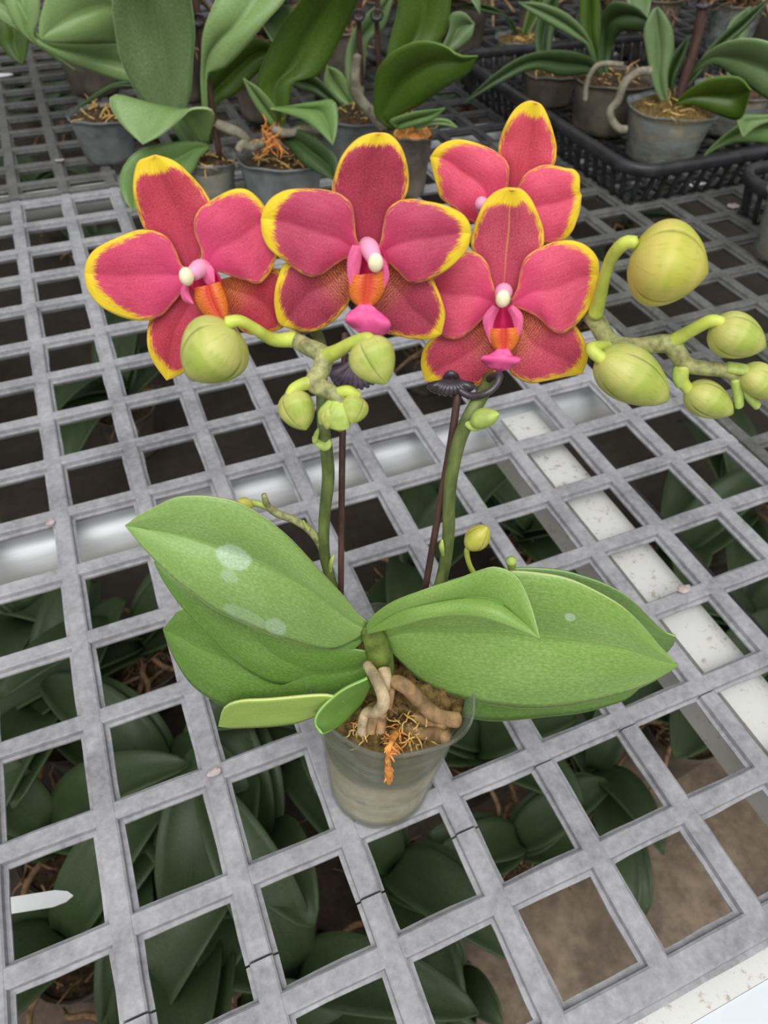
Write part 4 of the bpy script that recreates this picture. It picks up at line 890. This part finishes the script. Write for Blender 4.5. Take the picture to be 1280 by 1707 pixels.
L(pG3, [(868, 60), (880, 10), (900, -40), (930, -70)], [(880, 60), (905, 20), (925, -20), (930, -70)], 'leaf_olive', [y0, y0 + .02, y0 + .03])
pG4, y0 = bgplant('pot of dark bark in the tray, low behind the dark curved leaf', (910, 170), (908, 118), 62, 76, 'pot_brown', .9, 'peat', ZT)
L(pG4, [(905, 118), (890, 70), (900, 20), (930, -20)], [(915, 118), (920, 70), (930, 20), (930, -20)], 'leaf_dark', [y0, y0 + .02, y0 + .03])
pG5, y0 = bgplant('pot with a drooping green leaf at the right edge of the tray', (1202, 214), (1206, 146), 84, 100, 'pot_back', .9, 'peat', ZT)
L(pG5, [(1290, 190), (1258, 195), (1222, 214), (1186, 244), (1164, 272)], [(1290, 240), (1245, 236), (1210, 242), (1180, 256), (1164, 272)], 'leaf_mid', [y0 - .06, y0 - .08, y0 - .10])
L(pG5, [(1300, 188), (1270, 192), (1240, 192), (1227, 196), (1238, 229)], [(1300, 200), (1275, 205), (1255, 215), (1238, 229)], 'leaf_pale', [y0 - .06, y0 - .09, y0 - .12])
L(pG5, [(1215, 140), (1205, 90), (1215, 40), (1250, 10)], [(1230, 140), (1235, 90), (1245, 50), (1250, 10)], 'leaf_grey', [y0, y0 + .02, y0 + .03])
pG6, y0 = bgplant('cut-off pot inside the black tray at the right edge of the picture', (1318, 428), (1330, 330), 100, 124, 'pot_back', .9, 'peat', ZT)
L(pG6, [(1330, 330), (1300, 300), (1290, 260), (1300, 220)], [(1340, 330), (1340, 290), (1330, 250), (1300, 220)], 'leaf_mid', [y0, y0, y0])

# ------------------------------------------------------------------ copied plants: one built, the rest copied
def local_plant(name, loc, label, seed, nl, ll, lw, potmat, leafmat, pr=.045, ph_=.085, roots=5, group=None):
    rg = random.Random(seed); p = thing(name, (0, 0, 0), label, 'potted plant', group)
    V, Fc = lathe_geo(0, 0, potcurve(pr * .75, pr, ph_, 0, 0), 28); mk('pot', V, Fc, M[potmat], p, thick=.001)
    V, Fc = lathe_geo(0, 0, [(.001, .003), (pr * .72, .003), (pr * .92, ph_ * .9)], 20); mk('substrate', V, Fc, M['peat'], p)
    moss_top('moss', 0, 0, ph_ * .9, pr * .92, M['peat'], p, .010, 7, 20, seed)
    V, Fc = strands(rg, (0, 0, ph_ * .93), 40, pr * .8, .035, .0012, .012); o = mk('moss_strand', V, Fc, M['root_dim'], p); o['kind'] = 'stuff'
    for k in range(nl):
        az = (k % 2) * math.pi + rg.uniform(-.45, .45); el = math.radians(rg.uniform(35, 65) - 6 * (k // 2)); l_ = ll * rg.uniform(.8, 1.12); w_ = lw * rg.uniform(.85, 1.1)
        pts = [np.array([0, 0, ph_ + .004 + .007 * (nl - k)])]; d = np.array([math.cos(az) * math.cos(el), math.sin(az) * math.cos(el), math.sin(el)])
        n = 16; bend = rg.uniform(1.2, 2.2) / n
        for i in range(n - 1):
            e_ = math.asin(np.clip(d[2], -1, 1)) - bend * (0.3 + i / n); d = np.array([math.cos(az) * math.cos(e_), math.sin(az) * math.cos(e_), math.sin(e_)]); pts.append(pts[-1] + d * l_ / n)
        side = np.array([-math.sin(az), math.cos(az), 0]); V, UV = [], []
        for i, q in enumerate(pts):
            t = i / (n - 1); w = w_ / 2 * (math.sin(math.pi * (0.06 + 0.94 * t) ** .8) ** .65 if t < 1 else 0.02)
            dd = pts[min(i + 1, n - 1)] - pts[max(i - 1, 0)]; dd /= np.linalg.norm(dd); up = np.cross(dd, side)
            up = up if up[2] > 0 else -up
            for j in range(-4, 5):
                s = j / 4; V.append(q + side * w * s + up * (abs(s) * w * .35 - .12 * w * math.sin(math.pi * abs(s)))); UV.append((.5 + .5 * s, t))
        mk('leaf', V, grid_faces(n, 9), M[leafmat], p, UV, None, .002)
    for k in range(roots):
        az = rg.uniform(0, 6.28); r0 = pr * .3; q = [np.array([r0 * math.cos(az), r0 * math.sin(az), ph_ + .008])]
        for i in range(4):
            az += rg.uniform(-.6, .6); q.append(q[-1] + np.array([math.cos(az) * pr * .45, math.sin(az) * pr * .45, [.006, 0, -.012, -.02][i] + rg.uniform(-.008, .01)]))
        tube('root', q, [.0030, .0032, .003, .0026, .0018], M['root_dim'], p, 7, 20)
    p.location = loc; return p
def dup(src, loc, rz, sc, label, group=None):
    c = src.copy(); COL.objects.link(c); c.location = loc; c.rotation_euler = (0, 0, rz); c.scale = (sc, sc, sc); c['label'] = label
    if 'group' in c: del c['group']
    if group: c['group'] = group
    for ch in src.children:
        d = ch.copy(); COL.objects.link(d); d.parent = c
    return c
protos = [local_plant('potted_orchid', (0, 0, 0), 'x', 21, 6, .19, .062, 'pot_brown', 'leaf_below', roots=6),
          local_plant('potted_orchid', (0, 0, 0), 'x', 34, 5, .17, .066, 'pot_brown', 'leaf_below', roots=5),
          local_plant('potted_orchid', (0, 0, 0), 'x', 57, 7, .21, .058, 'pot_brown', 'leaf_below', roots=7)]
used = [False] * 3
GB = 'orchids standing on the floor under the bench'
below = [  # (pixel, height above floor used to aim, proto, turn, scale, label)
 ((655, 1440), 0, 1.75, .9, 'dim potted orchid under the bench straight below the front pot, tangled tan roots showing'),
 ((430, 1400), 1, 1.4, 1.0, 'dim potted orchid seen through the mesh just left of the front pot'),
 ((500, 1620), 2, 2.2, 1.0, 'dim potted orchid below the cracked bar joint at the bottom centre'),
 ((330, 1560), 0, 1.0, 1.05, 'dim broad-leaved orchid under the mesh between the two cracked bars at the bottom left'),
 ((110, 1560), 1, .4, 1.0, 'dim potted orchid below the white plant tag'),
 ((90, 1390), 2, 2.7, 1.0, 'dim orchid under the mesh just above the white plant tag'),
 ((270, 1290), 1, 2.0, 1.0, 'dim orchid with a dark pot mouth, under the mesh below the lowest left leaf'),
 ((100, 1180), 0, .9, 1.0, 'dim orchid at the left edge with tan roots showing under the mesh'),
 ((230, 1070), 2, .3, 1.0, 'dim orchid under the mesh left of the broad upper left leaf'),
 ((50, 1010), 1, 1.7, .95, 'dim orchid under the mesh at the left edge, just nearer than the steel pipe'),
 ((872, 1385), 0, 2.9, .72, 'small dim orchid under the mesh directly right of the front pot'),
 ((1000, 1270), 2, 1.2, .72, 'small dim orchid under the mesh just nearer than the broad right leaf'),
 ((1160, 1180), 1, .1, 1.0, 'dim orchid with tan roots low beside the near end of the white rail'),
 ((800, 1230), 1, 2.4, .9, 'dim orchid under the mesh, behind the front pot rim at right'),
 ((545, 1190), 0, 2.9, 1.0, 'dim orchid hidden mostly by the front pot and lower left leaves'),
 ((690, 960), 2, .7, 1.0, 'dim orchid under the mesh below the base of the right stem'),
 ((880, 880), 0, 1.9, .95, 'dim orchid below the small yellow bud'),
 ((770, 1610), 1, 1.5, .5, 'smallest dim orchid, alone on bare concrete to the lower right of the front pot'),
 ((640, 1770), 0, 2.1, .8, 'dim orchid below the bottom edge of the picture, left of the bare concrete'),
 ((205, 1745), 2, .9, .9, 'dim orchid at the bottom left, under the second cracked bar'),
 ((1120, 930), 2, .5, 1.0, 'dim orchid in deep shade just right of the white rail'),
 ((1230, 830), 0, 1.1, 1.0, 'dim orchid in deep shade under the right panel, below the bud spray'),
 ((1260, 1040), 1, 2.6, 1.0, 'dim orchid under the right edge, beyond the white rail')]
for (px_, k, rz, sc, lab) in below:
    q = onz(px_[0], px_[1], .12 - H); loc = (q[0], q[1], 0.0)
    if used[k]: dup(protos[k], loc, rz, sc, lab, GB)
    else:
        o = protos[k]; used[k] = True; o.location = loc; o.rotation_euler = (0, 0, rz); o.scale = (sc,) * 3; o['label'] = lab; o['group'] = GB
rg = random.Random(5)
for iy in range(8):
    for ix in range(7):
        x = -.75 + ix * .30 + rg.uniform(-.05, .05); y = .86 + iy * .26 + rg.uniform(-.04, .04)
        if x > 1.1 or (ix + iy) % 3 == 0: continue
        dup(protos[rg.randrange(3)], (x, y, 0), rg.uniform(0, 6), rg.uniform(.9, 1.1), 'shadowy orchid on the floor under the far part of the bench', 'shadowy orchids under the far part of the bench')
# far plants standing on the bench along the top of the picture
fp = [local_plant('potted_orchid', (0, 0, 0), 'x', 71, 6, .20, .060, 'pot_back', 'leaf_grey', .042, .085, 4),
      local_plant('potted_orchid', (0, 0, 0), 'x', 83, 6, .19, .055, 'pot_brown', 'leaf_dark', .042, .085, 4)]
fused = [False] * 2
for px_, k, rz, sc, lab in [((770, 60), 1, .3, .9, 'distant dark-leaved orchid above the deep green glossy leaves'), ((990, 70), 0, 1.0, .9, 'distant orchid behind the hook-shaped dark leaf'), ((1080, 60), 1, 2.0, .95, 'distant orchid behind the pale strap leaf'),
                            ((1210, 70), 0, 2.6, .95, 'distant orchid right of the thick dark stake'), ((1270, 30), 1, .8, .95, 'distant orchid in the top right corner'), ((900, 20), 1, 1.6, 1.0, 'distant orchid at the top edge above the clouded pot'),
                            ((520, 20), 1, .6, 1.0, 'distant orchid behind the large olive leaf'), ((640, 60), 0, 1.9, .9, 'distant orchid between the two thin stakes at the top'), ((20, -40), 0, .2, 1.0, 'distant orchid beyond the top left corner leaves'), ((440, 150), 1, 1.1, 1.0, 'shaded orchid between the olive leaves, behind the squat grey pot'), ((300, 120), 1, 2.3, 1.0, 'shaded orchid behind the tall greyish leaf'), ((150, 110), 1, .5, 1.0, 'shaded orchid behind the pale leaves at the top left'), ((560, 120), 1, 2.9, .95, 'shaded orchid right of the large olive leaf')]:
    q = onz(px_[0], px_[1], .03); loc = (q[0], q[1], H + .0008)
    if fused[k]: dup(fp[k], loc, rz, sc, lab, 'distant orchids at the back of the bench')
    else:
        o = fp[k]; fused[k] = True; o.location = loc; o.rotation_euler = (0, 0, rz); o.scale = (sc,) * 3; o['label'] = lab; o['group'] = 'distant orchids at the back of the bench'

# ------------------------------------------------------------------ small loose things
def strip(name, p0, p1, w, th, mat, label, cat):
    p0 = np.array(p0, float); p1 = np.array(p1, float); d = nrm(p1 - p0); s = nrm(np.cross(d, [0, 0, 1])); u = np.cross(s, d)
    L_ = np.linalg.norm(p1 - p0); prof = [(0, .5), (L_ - w * 1.2, .5), (L_ - w * .4, .32), (L_, .02)]
    V = []
    for (t, h) in prof:
        for sg, ug in ((-1, -1), (1, -1), (1, 1), (-1, 1)): V.append(p0 + d * t + s * w * h * sg + u * th / 2 * ug)
    Fc = grid_faces(len(prof), 4, True) + [(3, 2, 1, 0), (12, 13, 14, 15)]
    o = mk(name, V, Fc, mat, smooth=False); o['label'] = label; o['category'] = cat; return o
strip('plant_tag', onz(-60, 1522, -.05), onz(122, 1493, -.05), .0075, .0008, M['label'], 'white pointed plant tag lying among leaves under the mesh at the lower left', 'plant tag')
strip('plant_tag', onz(-40, 128, .001), onz(22, 124, .001), .014, .001, M['label'], 'white plastic tag on the mesh at the far left edge', 'plant tag')
def flake(px_, r, mat, label, cat='dried petal', z=.0012, seed=0):
    q = onz(px_[0], px_[1], z); V = [q + np.array([0, 0, r * .25])]; m = 14
    for i in (1, 2):
        for k in range(m):
            th = 2 * math.pi * k / m; rr_ = r * i / 2 * (1 + .45 * noise.noise(Vector((math.cos(th) * 1.5, math.sin(th) * 1.5, seed))))
            V.append(q + np.array([rr_ * math.cos(th), rr_ * .6 * math.sin(th), r * .22 * noise.noise(Vector((math.cos(th) * 2, math.sin(th) * 2, seed + i))) + (r * .1 if i == 1 else r * .2)]))
    Fc = [(0, 1 + k, 1 + (k + 1) % m) for k in range(m)] + [(1 + k, 1 + m + k, 1 + m + (k + 1) % m, 1 + (k + 1) % m) for k in range(m)]
    o = mk('dried_petal', V, Fc, mat, None, thick=.0006); o['label'] = label; o['category'] = cat
flake((358, 1288), .0035, M['dry'], 'pinkish dried petal stuck on a bar crossing left of the pot', seed=1)
flake((1140, 983), .0045, M['dry'], 'brownish dried flower lump on the bar above the white rail', seed=2)
flake((84, 872), .003, M['dry'], 'tiny pink dried scrap on the bar edge above the steel pipe', seed=3)
flake((1160, 310), .010, M['label'], 'small white scrap on the mesh before the black tray', 'scrap', seed=4)
flake((1245, 295), .007, M['label'], 'tiny white scrap right of the other one, by the tray corner', 'scrap', seed=5)
flake((1222, 345), .008, M['dry'], 'pale crumpled scrap in the mesh beside the cut-off black tray', 'scrap', seed=6)
flake((100, 268), .005, M['dry'], 'pale dried crumb on the far left mesh bar', seed=7)
